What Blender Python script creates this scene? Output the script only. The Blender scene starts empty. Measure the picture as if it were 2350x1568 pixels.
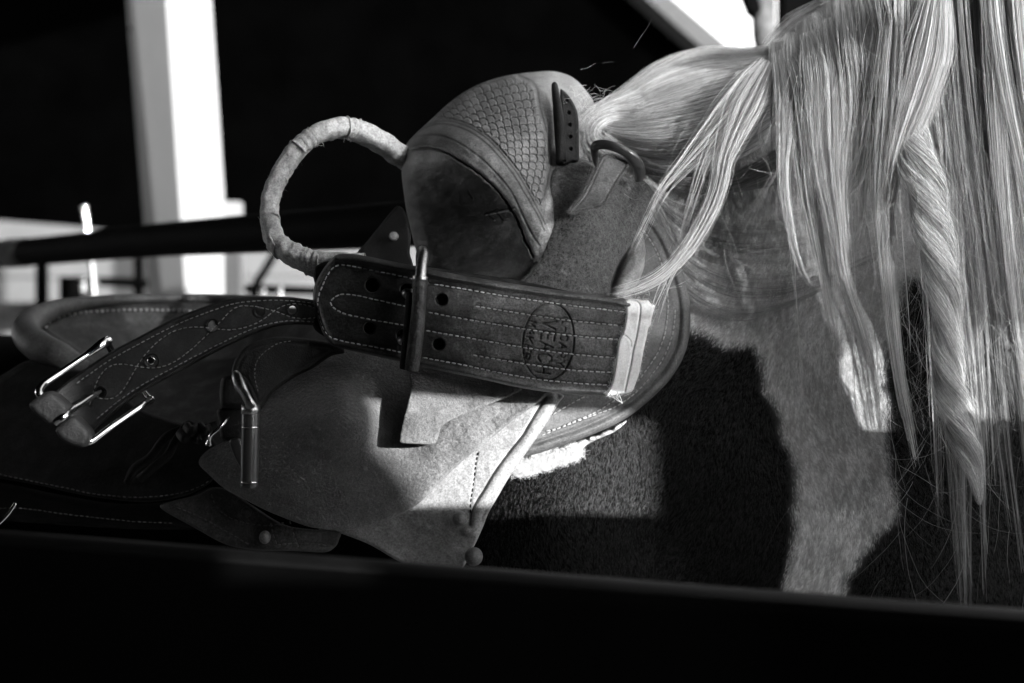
import bpy, math, random
import numpy as np
from mathutils import Vector, Matrix
random.seed(7); rng = np.random.default_rng(7)
C = bpy.context.scene.collection
K = 0.6 / 2350.0            # picture measure -> metres per metre of distance (60 mm lens, 36 mm sensor)
CZ = 1.5                    # camera height
# ------------------------------------------------------------------ camera, world, sun, exposure
cam = bpy.data.cameras.new('camera'); co = bpy.data.objects.new('camera', cam); C.objects.link(co)
co.location = (0, 0, CZ); co.rotation_euler = (math.radians(90), 0, 0)
cam.lens = 60; cam.sensor_width = 36; cam.clip_start = 0.02; cam.clip_end = 2000
cam.dof.use_dof = True; cam.dof.focus_distance = 1.215; cam.dof.aperture_fstop = 6.3
bpy.context.scene.camera = co
SUN = Vector((.75, -1.0, 0.20)).normalized()
w = bpy.data.worlds.new("World"); bpy.context.scene.world = w; w.use_nodes = True
nt = w.node_tree; bg = nt.nodes['Background']
sky = nt.nodes.new('ShaderNodeTexSky'); sky.sky_type = 'NISHITA'; sky.sun_disc = False
sky.sun_elevation = math.asin(SUN.z); sky.sun_rotation = math.atan2(SUN.x, SUN.y)
bw = nt.nodes.new('ShaderNodeRGBToBW')
nt.links.new(sky.outputs[0], bw.inputs[0]); nt.links.new(bw.outputs[0], bg.inputs['Color'])
bg.inputs['Strength'].default_value = 0.15
sl = bpy.data.lights.new('sun', 'SUN'); sl.energy = 2.0; sl.angle = math.radians(0.5); sl.color = (1, 1, 1)
so = bpy.data.objects.new('sun', sl); C.objects.link(so)
so.rotation_euler = SUN.to_track_quat('Z', 'Y').to_euler()
vs = bpy.context.scene.view_settings
vs.view_transform = 'Standard'; vs.look = 'None'; vs.exposure = 2.75; vs.gamma = 1

# ------------------------------------------------------------------ helpers
def P(u, v, d):
    u = np.asarray(u, float); v = np.asarray(v, float); d = np.asarray(d, float) + 0 * u
    return np.stack([(u - 1175) * K * d, d, CZ - (v - 784) * K * d], -1)
def c1(pts): return [(564 + .44 * x, 141 + .44 * y) for x, y in pts]
def c2(pts): return [(658 + .4 * x, 517 + .4 * y) for x, y in pts]
def c3(pts): return [(.4495 * x, 611 + .4495 * y) for x, y in pts]
def c4(pts): return [(376 + .4 * x, 846 + .4 * y) for x, y in pts]
def c6(pts): return [(1222 + .48 * x, 658 + .48 * y) for x, y in pts]
def c8(pts): return [(1128 + .27 * x, 141 + .27 * y) for x, y in pts]
def c9(pts): return [(.3297 * x, 799 + .3297 * y) for x, y in pts]
def spline(pts, n=10, closed=False):
    p = np.array(pts, float); N = len(p); out = []
    idx = range(N if closed else N - 1)
    for i in idx:
        if closed: a, b, c, d = p[i - 1], p[i], p[(i + 1) % N], p[(i + 2) % N]
        else: a, b, c, d = p[max(i - 1, 0)], p[i], p[i + 1], p[min(i + 2, N - 1)]
        for t in np.arange(n) / n:
            out.append(.5 * (2 * b + (c - a) * t + (2 * a - 5 * b + 4 * c - d) * t * t + (3 * b - a - 3 * c + d) * t ** 3))
    if not closed: out.append(p[-1])
    return np.array(out)
def resample(p, step, closed=False):
    p = np.array(p, float)
    if closed: p = np.vstack([p, p[:1]])
    s = np.r_[0, np.cumsum(np.linalg.norm(np.diff(p, axis=0), axis=1))]
    n = max(2, int(round(s[-1] / step)) + 1); t = np.linspace(0, s[-1], n)
    q = np.stack([np.interp(t, s, p[:, k]) for k in range(p.shape[1])], -1)
    return q[:-1] if closed else q
def pdist(U, V, poly, closed=False, nearest=False):
    p = np.array(poly, float)
    if closed: p = np.vstack([p, p[:1]])
    A = p[:-1]; B = p[1:]; D = B - A; L = (D ** 2).sum(1) + 1e-12
    Q = np.stack([U.ravel(), V.ravel()], -1); best = np.full(len(Q), 1e18); near = np.zeros_like(Q)
    for i in range(0, len(Q), 20000):
        q = Q[i:i + 20000]
        t = np.clip(((q[:, None] - A[None]) * D[None]).sum(2) / L, 0, 1)
        c = A[None] + t[..., None] * D[None]; dd = ((q[:, None] - c) ** 2).sum(2)
        j = dd.argmin(1); r = np.arange(len(q)); best[i:i + 20000] = dd[r, j]; near[i:i + 20000] = c[r, j]
    best = np.sqrt(best).reshape(U.shape)
    return (best, near) if nearest else best
def inside(U, V, poly):
    p = np.array(poly, float); x0, y0 = p[:, 0], p[:, 1]; x1, y1 = np.roll(x0, -1), np.roll(y0, -1)
    r = np.zeros(U.shape, bool)
    for a, b, c, d in zip(x0, y0, x1, y1):
        if b == d: continue
        r ^= ((b > V) != (d > V)) & (U < (c - a) * (V - b) / (d - b) + a)
    return r
def rbf(pts):
    p = np.array(pts, float); X = p[:, :2] / 1000; n = len(X)
    def phi(r2): return np.where(r2 > 0, .5 * r2 * np.log(np.maximum(r2, 1e-12)), 0)
    A = np.zeros((n + 3, n + 3)); A[:n, :n] = phi(((X[:, None] - X[None]) ** 2).sum(2)) + 1e-4 * np.eye(n)
    A[:n, n] = 1; A[:n, n + 1:] = X; A[n:, :n] = A[:n, n:].T
    w_ = np.linalg.solve(A, np.r_[p[:, 2], 0, 0, 0])
    def f(U, V):
        U = np.asarray(U, float); V = np.asarray(V, float)
        Q = np.stack([np.ravel(U), np.ravel(V)], -1) / 1000; out = np.zeros(len(Q))
        for i in range(0, len(Q), 40000):
            q = Q[i:i + 40000]
            out[i:i + 40000] = phi(((q[:, None] - X[None]) ** 2).sum(2)) @ w_[:n] + w_[n] + q @ w_[n + 1:]
        return out.reshape(U.shape)
    return f
def const(d): return lambda U, V: np.asarray(U, float) * 0 + d
def ss(a, b, x):
    t = np.clip((x - a) / (b - a), 0, 1); return t * t * (3 - 2 * t)
_lat = rng.random((8, 256, 256))
def noise(U, V, scale, k=0, octaves=3):
    out = 0; amp = 1; tot = 0
    for o in range(octaves):
        x = U / scale * 2 ** o + 37.3 * k; y = V / scale * 2 ** o + 11.7 * k
        xi = np.floor(x).astype(int); yi = np.floor(y).astype(int); fx = x - xi; fy = y - yi
        fx = fx * fx * (3 - 2 * fx); fy = fy * fy * (3 - 2 * fy); L = _lat[(k + o) % 8]
        a = L[xi % 256, yi % 256]; b = L[(xi + 1) % 256, yi % 256]; c = L[xi % 256, (yi + 1) % 256]; d = L[(xi + 1) % 256, (yi + 1) % 256]
        out = out + amp * ((a * (1 - fx) + b * fx) * (1 - fy) + (c * (1 - fx) + d * fx) * fy); tot += amp; amp *= .5
    return out / tot * 2 - 1
def node_obj(name, data, m, parent, kind=None):
    o = bpy.data.objects.new(name, data); C.objects.link(o)
    if m is not None: data.materials.append(m)
    if parent is not None:
        o.parent = parent; o.matrix_parent_inverse = Matrix.Translation(parent.location).inverted()
    if kind: o['kind'] = kind
    return o
def obj(name, verts, faces, m, parent=None, smooth=True, kind=None, cols=None):
    verts = np.asarray(verts, float); org = (verts.min(0) + verts.max(0)) / 2
    if parent is None: org[2] = verts[:, 2].min()
    me = bpy.data.meshes.new(name)
    me.from_pydata((verts - org).tolist(), [], faces if isinstance(faces, list) else faces.tolist()); me.update()
    if smooth: me.polygons.foreach_set('use_smooth', np.ones(len(me.polygons), bool))
    if cols is not None:
        at = me.color_attributes.new('patch', 'FLOAT_COLOR', 'POINT')
        at.data.foreach_set('color', np.stack([cols, cols, cols, cols * 0 + 1], -1).ravel())
    o = node_obj(name, me, m, parent, kind); o.location = org; return o
def tag(o, label, cat, group=None, kind=None):
    if label: o['label'] = label
    if cat: o['category'] = cat
    if group: o['group'] = group
    if kind: o['kind'] = kind
    return o
def thing(name, label, cat, loc, group=None):
    o = bpy.data.objects.new(name, None); C.objects.link(o); o.location = tuple(float(x) for x in loc)
    o.empty_display_size = .02
    return tag(o, label, cat, group)
def panel(name, outline, depth, thick, m, parent=None, res=4, edge=6, rnd=None, h=None, holes=None, sharp=False, raw=False, kind=None, colf=None, backrnd=True):
    """closed solid: front relief over an outline, sides, back.  edge = rounding width (picture units), rnd = rounding depth (m)"""
    poly = np.array(outline, float) if raw else (resample(outline, res, True) if sharp else resample(spline(outline, 8, True), res, True))
    mn = poly.min(0) - res; mx = poly.max(0) + res
    nx = int((mx[0] - mn[0]) / res) + 2; ny = int((mx[1] - mn[1]) / res) + 2
    gx = mn[0] + np.arange(nx) * res; gy = mn[1] + np.arange(ny) * res
    CX, CY = np.meshgrid(gx[:-1] + res / 2, gy[:-1] + res / 2, indexing='ij')
    cell = inside(CX, CY, poly); GU, GV = np.meshgrid(gx, gy, indexing='ij')
    if holes:
        for (hu, hv, hr) in holes: cell &= (CX - hu) ** 2 + (CY - hv) ** 2 > hr * hr
    used = np.zeros((nx, ny), bool); cnt = np.zeros((nx, ny), int)
    for a in (0, 1):
        for b in (0, 1):
            used[a:nx - 1 + a, b:ny - 1 + b] |= cell; cnt[a:nx - 1 + a, b:ny - 1 + b] += cell
    vid = -np.ones((nx, ny), int); vid[used] = np.arange(used.sum())
    U = GU[used].copy(); V = GV[used].copy(); bd = cnt[used] < 4
    if holes:
        hb = np.zeros(len(U), bool)
        for (hu, hv, hr) in holes:
            dh = np.hypot(U - hu, V - hv); s = bd & (dh < hr + 1.6 * res); hb |= s
            U[s] = hu + (U[s] - hu) / dh[s] * hr; V[s] = hv + (V[s] - hv) / dh[s] * hr
        bo = bd & ~hb
    else: bo = bd; hb = None
    _, nr = pdist(U[bo], V[bo], poly, True, True); U[bo] = nr[:, 0]; V[bo] = nr[:, 1]
    E = pdist(U, V, poly, True); E[bo] = 0
    if holes:
        for (hu, hv, hr) in holes: E = np.minimum(E, np.maximum(np.hypot(U - hu, V - hv) - hr, 0) * 2.2)
    if rnd is None: rnd = thick * .45
    t = np.clip(E / edge, 0, 1); roll = rnd * (1 - np.sqrt(np.clip(1 - (1 - t) ** 2, 0, 1)))
    D0 = depth(U, V); D = D0 + roll
    if h is not None: D = D - h(U, V, E)
    Db = D0 + thick - (np.minimum(roll, thick * .4) if backrnd else 0); Db = np.maximum(Db, D + 1e-4)
    F = P(U, V, D); sc = Db / D0                        # back sheet follows true size, not the sight line
    B = F.copy(); B[:, 1] = Db; B = F + (B - F); n = len(U)
    verts = np.vstack([F, B])
    i, j = np.nonzero(cell); a = vid[i, j]; b = vid[i + 1, j]; c = vid[i + 1, j + 1]; d = vid[i, j + 1]
    q = np.stack([a, d, c, b], -1)[:, ::-1]; q = np.stack([a, b, c, d], -1)
    # orientation: front faces camera (-Y)
    front = np.stack([a, d, c, b], -1); back = np.stack([a, b, c, d], -1) + n
    ed = {}
    for f in front.tolist():
        for k in range(4):
            e = (f[k], f[(k + 1) % 4])
            if (e[1], e[0]) in ed: del ed[(e[1], e[0])]
            else: ed[e] = 1
    sides = [(e[1], e[0], e[0] + n, e[1] + n) for e in ed]
    cols = None
    if colf is not None: cc = colf(U, V); cols = np.r_[cc, cc]
    return obj(name, verts, front.tolist() + back.tolist() + sides, m, parent, kind=kind, cols=cols)
def frames(p):
    T = np.gradient(p, axis=0); T /= np.linalg.norm(T, axis=1)[:, None] + 1e-12
    n = np.cross(T[0], [0, 1, 0]); n = n / (np.linalg.norm(n) + 1e-9)
    if np.linalg.norm(n) < .5: n = np.array([1., 0, 0])
    N = []
    for t in T:
        n = n - t * (n @ t); n /= np.linalg.norm(n); N.append(n.copy())
    N = np.array(N); return T, N, np.cross(T, N)
def tube_geo(p, r, sides=10, flat=1.0, up=None, bump=None, closed=False):
    p = np.array(p, float); n = len(p); r = np.zeros(n) + r
    T, N, B = frames(p)
    if up is not None:
        N = np.cross(T, np.array(up, float)); N /= np.linalg.norm(N, axis=1)[:, None]; B = np.cross(T, N)
    a = np.arange(sides) / sides * 2 * np.pi
    fl = np.zeros(n) + flat
    rr = r[:, None] * (1 + (bump if bump is not None else 0))
    V = p[:, None] + (rr * np.cos(a)[None])[..., None] * N[:, None] + (rr * np.sin(a)[None] * fl[:, None])[..., None] * B[:, None]
    V = V.reshape(-1, 3); F = []
    for i in range(n if closed else n - 1):
        i2 = (i + 1) % n
        for k in range(sides): F.append((i * sides + k, i * sides + (k + 1) % sides, i2 * sides + (k + 1) % sides, i2 * sides + k))
    if not closed:
        F.append(tuple(range(sides))[::-1]); F.append(tuple((n - 1) * sides + k for k in range(sides)))
    return V, F
def tube(name, pts3, r, m, parent=None, sides=12, sm=8, flat=1.0, up=None, kind=None, closed=False):
    p = spline(pts3, sm, closed) if sm else np.array(pts3, float)
    if not np.isscalar(r) and len(r) != len(p): r = np.interp(np.linspace(0, 1, len(p)), np.linspace(0, 1, len(r)), r)
    V, F = tube_geo(p, r, sides, flat, up, closed=closed); return obj(name, V, F, m, parent, kind=kind)
def uvd(pts): return [tuple(P(a, b, c)) for a, b, c in pts]
def box(name, lo, hi, m, parent=None, bevel=.003, rot=0, kind=None, smooth=False):
    lo = np.array(lo, float); hi = np.array(hi, float); c = (lo + hi) / 2; s = (hi - lo) / 2
    b = min(bevel, s.min() * .6); V = []; 
    import bmesh
    bm = bmesh.new(); bmesh.ops.create_cube(bm, size=2)
    for v_ in bm.verts: v_.co = Vector((v_.co.x * s[0], v_.co.y * s[1], v_.co.z * s[2]))
    if b > 0: bmesh.ops.bevel(bm, geom=bm.edges[:], offset=b, segments=2, affect='EDGES', profile=.5)
    if rot: bmesh.ops.rotate(bm, verts=bm.verts, cent=(0, 0, 0), matrix=Matrix.Rotation(rot, 3, 'Y'))
    me = bpy.data.meshes.new(name); bm.to_mesh(me); bm.free()
    V = np.array([v_.co[:] for v_ in me.vertices]) + c; F = [tuple(p_.vertices) for p_ in me.polygons]
    bpy.data.meshes.remove(me); return obj(name, V, F, m, parent, smooth=smooth, kind=kind)
def dome(name, u, v, d, rpx, hgt, m, parent, sq=1.0, flat=False):
    """a rivet or stud: a low dome facing the viewer's side"""
    R = rpx * K * d; c = P(u, v, d); V = [c + np.array([0, -hgt, 0])]; F = []; n = 20
    prof = [(.35, .97), (.65, .8), (.88, .5), (1, .15), (1.0, -.6)] if not flat else [(.55, 1), (.8, .97), (.95, .75), (1, .4), (1, -.6)]
    for (a, b) in prof:
        for k in range(n):
            t = 2 * math.pi * k / n; V.append(c + np.array([R * a * math.cos(t) * sq, -hgt * b, R * a * math.sin(t)]))
    for k in range(n): F.append((0, 1 + (k + 1) % n, 1 + k))
    for j in range(len(prof) - 1):
        for k in range(n): F.append((1 + j * n + k, 1 + j * n + (k + 1) % n, 1 + (j + 1) * n + (k + 1) % n, 1 + (j + 1) * n + k))
    return obj(name, V, F, m, parent)
def stitches(rows, depth, m, parent, L=9.5, gap=4, wpx=1.55, lift=.0006, name='stitching', jit=.25):
    V = []; F = []; nn = 0
    prof = [(-1, .35), (-.7, .9), (0, 1.05), (.7, .9), (1, .35)]
    for row in rows:
        p = resample(row, 1.0); s = 0
        while s + L < len(p):
            a = p[int(s)]; b = p[min(int(s + L), len(p) - 1)]
            ja = rng.normal(0, jit, 2); a = a + ja; b = b + rng.normal(0, jit, 2)
            da = depth(a[0], a[1]) - lift; db = depth(b[0], b[1]) - lift
            A = P(a[0], a[1], da); B = P(b[0], b[1], db); T = B - A; hl = np.linalg.norm(T) / 2; T /= 2 * hl; M = (A + B) / 2
            N = np.cross(T, [0, 1, 0]); N /= np.linalg.norm(N); Bn = np.cross(T, N); R = wpx * K * float(da) * random.uniform(.85, 1.15)
            for (x, r) in prof:
                for k in range(6):
                    t = k * math.pi / 3; V.append(M + T * x * hl + N * R * r * math.cos(t) + Bn * R * r * math.sin(t) * .8)
            for j in range(4):
                for k in range(6): F.append((nn + j * 6 + k, nn + j * 6 + (k + 1) % 6, nn + (j + 1) * 6 + (k + 1) % 6, nn + (j + 1) * 6 + k))
            F.append(tuple(nn + k for k in range(6))); F.append(tuple(nn + 24 + k for k in range(6))[::-1]); nn += 30
            s += (L + gap) * random.uniform(.93, 1.07)
    return obj(name, V, F, m, parent, kind='stuff')
TONE = {}
def hair(name, S, rad, m, parent, kind=None):
    """S: strands (N,K,3); rad: root radius"""
    N, Kp, _ = S.shape; org = np.array(S.reshape(-1, 3).mean(0))
    cu = bpy.data.hair_curves.new(name); cu.add_curves([Kp] * N)
    cu.attributes['position'].data.foreach_set('vector', (S - org).astype(np.float32).ravel())
    ra = cu.attributes.get('radius') or cu.attributes.new('radius', 'FLOAT', 'POINT')
    pr = np.linspace(1, .35, Kp)[None] * (np.ones((N, 1)) * rad)
    ra.data.foreach_set('value', pr.astype(np.float32).ravel())
    tn = TONE.pop('t', None)
    if tn is None or len(tn) != N: tn = rng.random(N)
    at = cu.attributes.new('tone', 'FLOAT', 'CURVE'); at.data.foreach_set('value', tn.astype(np.float32))
    o = node_obj(name, cu, m, parent, kind); o.location = org; return o

# ------------------------------------------------------------------ materials (black and white scene: all greys)
def mat(name, base, rough=.6, var=.3, vscale=40, bump=.3, bscale=600, spec=.4, metal=0, wear=0, wcol=.3, wscale=60, bump2=0, b2scale=60, vor=0, vorscale=900, aniso=None, sheen=0, attr=None, fibre=0, grain=.35, gscale=650):
    m = bpy.data.materials.new(name); m.use_nodes = True; t = m.node_tree; N = t.nodes; L = t.links
    b = N['Principled BSDF']; tc = N.new('ShaderNodeTexCoord'); b.inputs['Roughness'].default_value = rough
    b.inputs['Metallic'].default_value = metal; b.inputs['Specular IOR Level'].default_value = spec
    if sheen: b.inputs['Sheen Weight'].default_value = sheen; b.inputs['Sheen Roughness'].default_value = .5
    co_ = tc.outputs['Object']
    n1 = N.new('ShaderNodeTexNoise'); n1.inputs['Scale'].default_value = vscale; n1.inputs['Detail'].default_value = 6; n1.inputs['Roughness'].default_value = .65
    L.new(co_, n1.inputs['Vector'])
    mr = N.new('ShaderNodeMapRange'); mr.inputs[1].default_value = .3; mr.inputs[2].default_value = .7
    mr.inputs[3].default_value = base * (1 - var); mr.inputs[4].default_value = base * (1 + var); L.new(n1.outputs['Fac'], mr.inputs[0])
    col = mr.outputs[0]
    if wear:
        n2 = N.new('ShaderNodeTexNoise'); n2.inputs['Scale'].default_value = wscale; n2.inputs['Detail'].default_value = 9; n2.inputs['Roughness'].default_value = .72
        L.new(co_, n2.inputs['Vector']); r2 = N.new('ShaderNodeMapRange'); r2.inputs[1].default_value = .5; r2.inputs[2].default_value = .72; r2.inputs[3].default_value = 0; r2.inputs[4].default_value = wear
        L.new(n2.outputs['Fac'], r2.inputs[0]); mi = N.new('ShaderNodeMix'); L.new(r2.outputs[0], mi.inputs[0]); L.new(col, mi.inputs[2]); mi.inputs[3].default_value = wcol; col = mi.outputs[0]
        ra = N.new('ShaderNodeMapRange'); ra.inputs[3].default_value = rough; ra.inputs[4].default_value = min(1, rough + .25); L.new(r2.outputs[0], ra.inputs[0]); L.new(ra.outputs[0], b.inputs['Roughness'])
    if attr:
        at = N.new('ShaderNodeAttribute'); at.attribute_name = 'patch'
        mx = N.new('ShaderNodeMath'); mx.operation = 'MULTIPLY'; L.new(col, mx.inputs[0]); L.new(at.outputs['Fac'], mx.inputs[1]); col = mx.outputs[0]
    if grain:
        ng = N.new('ShaderNodeTexNoise'); ng.inputs['Scale'].default_value = gscale; ng.inputs['Detail'].default_value = 3; ng.inputs['Roughness'].default_value = .8; L.new(co_, ng.inputs['Vector'])
        gm = N.new('ShaderNodeMapRange'); gm.inputs[1].default_value = .35; gm.inputs[2].default_value = .65; gm.inputs[3].default_value = 1 - grain; gm.inputs[4].default_value = 1 + grain; L.new(ng.outputs['Fac'], gm.inputs[0])
        gx_ = N.new('ShaderNodeMath'); gx_.operation = 'MULTIPLY'; L.new(col, gx_.inputs[0]); L.new(gm.outputs[0], gx_.inputs[1]); col = gx_.outputs[0]
    L.new(col, b.inputs['Base Color'])
    prev = None
    def bmp(h, st, dist):
        nonlocal prev
        bn = N.new('ShaderNodeBump'); bn.inputs['Strength'].default_value = st; bn.inputs['Distance'].default_value = dist
        L.new(h, bn.inputs['Height'])
        if prev: L.new(prev, bn.inputs['Normal'])
        prev = bn.outputs[0]
    if bump2:
        n3 = N.new('ShaderNodeTexNoise'); n3.inputs['Scale'].default_value = b2scale; n3.inputs['Detail'].default_value = 4; L.new(co_, n3.inputs['Vector']); bmp(n3.outputs['Fac'], bump2, .003)
    if vor:
        vo = N.new('ShaderNodeTexVoronoi'); vo.inputs['Scale'].default_value = vorscale; L.new(co_, vo.inputs['Vector']); bmp(vo.outputs['Distance'], vor, .0005)
    if bump:
        n4 = N.new('ShaderNodeTexNoise'); n4.inputs['Scale'].default_value = bscale; n4.inputs['Detail'].default_value = 5; n4.inputs['Roughness'].default_value = .7
        if fibre:
            mp = N.new('ShaderNodeMapping'); mp.inputs['Scale'].default_value = (fibre, 1, 1); mp.inputs['Rotation'].default_value = (0, .4, 0); L.new(co_, mp.inputs[0]); L.new(mp.outputs[0], n4.inputs['Vector'])
        else: L.new(co_, n4.inputs['Vector'])
        bmp(n4.outputs['Fac'], bump, .0012)
    if prev: L.new(prev, b.inputs['Normal'])
    return m
def hairmat(name, base, var=.35, rough=.35, spec=.5):
    m = bpy.data.materials.new(name); m.use_nodes = True; t = m.node_tree; N = t.nodes; L = t.links; b = N['Principled BSDF']
    hi = N.new('ShaderNodeAttribute'); hi.attribute_name = 'tone'; mr = N.new('ShaderNodeMapRange')
    mr.inputs[3].default_value = base * (1 - var); mr.inputs[4].default_value = base * (1 + var)
    L.new(hi.outputs['Fac'], mr.inputs[0]); L.new(mr.outputs[0], b.inputs['Base Color'])
    b.inputs['Roughness'].default_value = rough; b.inputs['Specular IOR Level'].default_value = spec; return m
M = dict(
    tooled=mat('tooled_leather', .125, .42, .35, 70, .35, 900, .4, wear=.3, wcol=.3, wscale=45, vor=.25, vorscale=1500, attr=True),
    belt=mat('dark_oiled_leather', .05, .45, .5, 55, .45, 900, .3, wear=.65, wcol=.13, wscale=85, vor=.3, vorscale=1700, grain=.55),
    stamped=mat('stamped_strap_leather', .05, .45, .5, 55, .45, 900, .3, wear=.6, wcol=.12, wscale=80, vor=.3, vorscale=1700, grain=.6, attr=True),
    dark=mat('black_leather', .01, .6, .4, 60, .5, 800, .12, wear=.35, wcol=.035, wscale=60, vor=.25, vorscale=1500),
    smooth=mat('smooth_tan_leather', .27, .5, .3, 50, .3, 700, .3, wear=.7, wcol=.09, wscale=45),
    pale=mat('pale_rolled_leather', .25, .45, .4, 60, .3, 500, .4, wear=.5, wcol=.15, wscale=50),
    skirt=mat('skirt_leather', .085, .5, .35, 60, .35, 800, .3, wear=.6, wcol=.16, wscale=50, vor=.2),
    suede=mat('suede', .07, .95, .45, 110, 1, 700, .1, bump2=.7, b2scale=150, sheen=.15, fibre=1.8, grain=.8, gscale=480),
    suede2=mat('suede_flap', .22, .95, .35, 50, 1.0, 1100, .1, bump2=.9, b2scale=420, sheen=.2, grain=.32, gscale=900, wear=.6, wcol=.06, wscale=28, attr=True),
    cloth=mat('white_canvas', .8, .9, .12, 60, .5, 1400, .2, wear=.5, wcol=.45, wscale=45, grain=.12),
    raw=mat('rawhide_wrap', .45, .6, .35, 60, .7, 300, .3, wear=.8, wcol=.1, wscale=60, bump2=.7, b2scale=120),
    fleece=mat('fleece', .5, .95, .1, 60, 1, 250, .2, bump2=1, b2scale=120),
    thread=mat('waxed_thread', .32, .6, .25, 200, 0, 100, .4), thread2=mat('dark_thread', .13, .7, .4, 200, 0, 100, .2),  # thread2: the thread coloured darker for the left-hand pieces
    chrome=mat('chromed_steel', .75, .12, .1, 100, 0, 100, .5, metal=1, wear=.5, wcol=.4, wscale=150, grain=0),
    steel=mat('worn_steel', .35, .3, .3, 100, .15, 900, .5, metal=1, wear=.6, wcol=.12, wscale=120),
    blackmetal=mat('black_enamelled_metal', .03, .28, .2, 60, .05, 300, .6, grain=0),
    rail=mat('dark_painted_rail', .001, .75, .3, 12, .1, 300, .02, wear=.15, wcol=.004, wscale=20, grain=0),
    wornblack=mat('worn_black_leather_over_bar', .02, .4, .5, 60, .6, 500, .35, wear=.6, wcol=.09, wscale=120, bump2=.8, b2scale=160), railstreak=mat('rail_streak_strip', .003, .4, .4, 30, .1, 300, .13), black=mat('dark_shed_boards', .0004, 1, .4, 4, .1, 40, 0, grain=0),
    white=mat('white_painted_post', .22, .6, .06, 5, .1, 60, .3, wear=.12, wcol=.1, wscale=7, grain=0),
    grey=mat('weathered_grey', .08, .9, .6, 30, 1, 60, .1, bump2=1, b2scale=25),
    mid=mat('dull_dark_paint', .01, .6, .3, 8, .2, 60, .3),
    palewall=mat('pale_boards', .11, .8, .12, 3, .2, 30, .2, grain=0),
    ground=mat('dry_dirt', .3, .95, .3, 3, .6, 20, .1),
    coat=mat('horse_hide', .5, .9, .2, 120, .5, 900, .04, attr=True, grain=.2, gscale=420),
    mane=hairmat('mane_hair', .62, .75, .3, .5), maned=hairmat('dim_mane_hair', .27, .85, .3, .5), coatl=hairmat('light_coat_hair', .7, .5, .5, .3), coatd=hairmat('dark_coat_hair', .005, .8, .28, .4),  # maned: darker mane copy, painting shade under and between locks
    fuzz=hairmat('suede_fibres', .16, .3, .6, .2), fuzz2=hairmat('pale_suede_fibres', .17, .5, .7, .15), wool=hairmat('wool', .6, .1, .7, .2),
)

# ------------------------------------------------------------------ the setting
gr = obj('ground', [(-60, -30, 0), (60, -30, 0), (60, 120, 0), (-60, 120, 0)], [(0, 1, 2, 3)], M['ground'], smooth=False); gr['kind'] = 'structure'
#BACKGROUND
def prism(name, pts, d0, d1, m, parent=None, kind=None):
    """outline measured in the picture at distance d0, extruded straight back to d1"""
    f = P([p[0] for p in pts], [p[1] for p in pts], d0); b = f.copy(); b[:, 1] += (d1 - d0); n = len(pts)
    F = [tuple(range(n)), tuple(range(2 * n - 1, n - 1, -1))] + [((i + 1) % n, i, i + n, (i + 1) % n + n) for i in range(n)]
    return obj(name, np.vstack([f, b]), F, m, parent, smooth=False, kind=kind)
shed = thing('shed', 'black unlit shed filling the background, its roof edge sloping down to the right', 'shed', (-1.2, 7, 0))
prism('wall', [(-2500, -2200), (900, -490), (1440, -12), (1760, 272), (1760, 1600), (-2500, 1600)], 7.0, 7.3, M['black'], shed)
prism('fascia', [(930, -480), (1452, -8), (1778, 280), (1802, 280), (1476, -8), (954, -480)], 6.9, 7.0, M['palewall'], shed)
prism('rafter', [(957, -480), (1478, -8), (1803, 280), (1870, 275), (1540, -8), (1020, -480)], 6.8, 6.95, M['grey2'] if 'grey2' in M else mat('brown_rafter', .05, .8), shed)
post = thing('white_post', 'tall white square post leaning slightly behind the saddle', 'post', P(520, 2254, 4.0))
def lean(u, s, v): return u + s * v
tb = []
for v, zz in ((-700, 0), (2254, 0)):
    tb += [P(lean(290, .078, v), v, 4.12), P(lean(381, .066, v), v, 4.0), P(lean(485, .066, v), v, 4.12), P(lean(392, .07, v), v, 4.3)]
obj('shaft', tb, [(0, 4, 5, 1), (1, 5, 6, 2), (2, 6, 7, 3), (3, 7, 4, 0), (0, 1, 2, 3), (7, 6, 5, 4)], M['white'], post, smooth=False)
for (u, v) in ((298, 66), (367, 72), (374, 42), (381, 182)): dome('bolt_head', u, v, 4.05, 4.5, .01, M['mid'], post)
p2 = obj('short_post', np.vstack([P([513, 548, 572, 533], [462] * 2 + [2500] * 2, 3.6), P([513, 548, 572, 533], [462] * 2 + [2500] * 2, 3.6) + [0, .06, 0]]), [(0, 1, 2, 3), (7, 6, 5, 4), (1, 0, 4, 5), (2, 1, 5, 6), (3, 2, 6, 7), (0, 3, 7, 4)], M['white'], smooth=False)
tag(p2, 'narrow bright white upright just right of the tall white post', 'post')
rl = thing('pipe_rail', 'thick black pipe rail with a grey collar crossing behind the rawhide loop', 'rail', P(60, 579, 3.0) * [1, 1, 0])
tube('pipe', uvd([(-330, 606, 3.7), (60, 579, 3.0), (340, 553, 2.5), (700, 529, 2.0), (1150, 500, 1.66)]), .0245, M['rail'], rl, sides=28)
tube('collar', uvd([(22, 582, 3.06), (62, 579, 3.0)]), .0262, M['grey'], rl, sides=28, sm=4)
tube('upright', uvd([(-250, 600, 3.6), (-250, 2300, 3.6)]), .03, M['rail'], rl, sides=16, sm=1)
bt = thing('threaded_rod', 'bright upright steel rod standing behind the black pipe', 'rod', P(212, 690, 3.25))
tube('shank', uvd([(194, 480, 3.25), (205, 560, 3.25), (216, 690, 3.25)]), .0056, M['chrome'], bt, sides=12)
tube('head', uvd([(193, 470, 3.25), (194, 486, 3.25)]), .0068, M['chrome'], bt, sides=12, sm=2)
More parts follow.
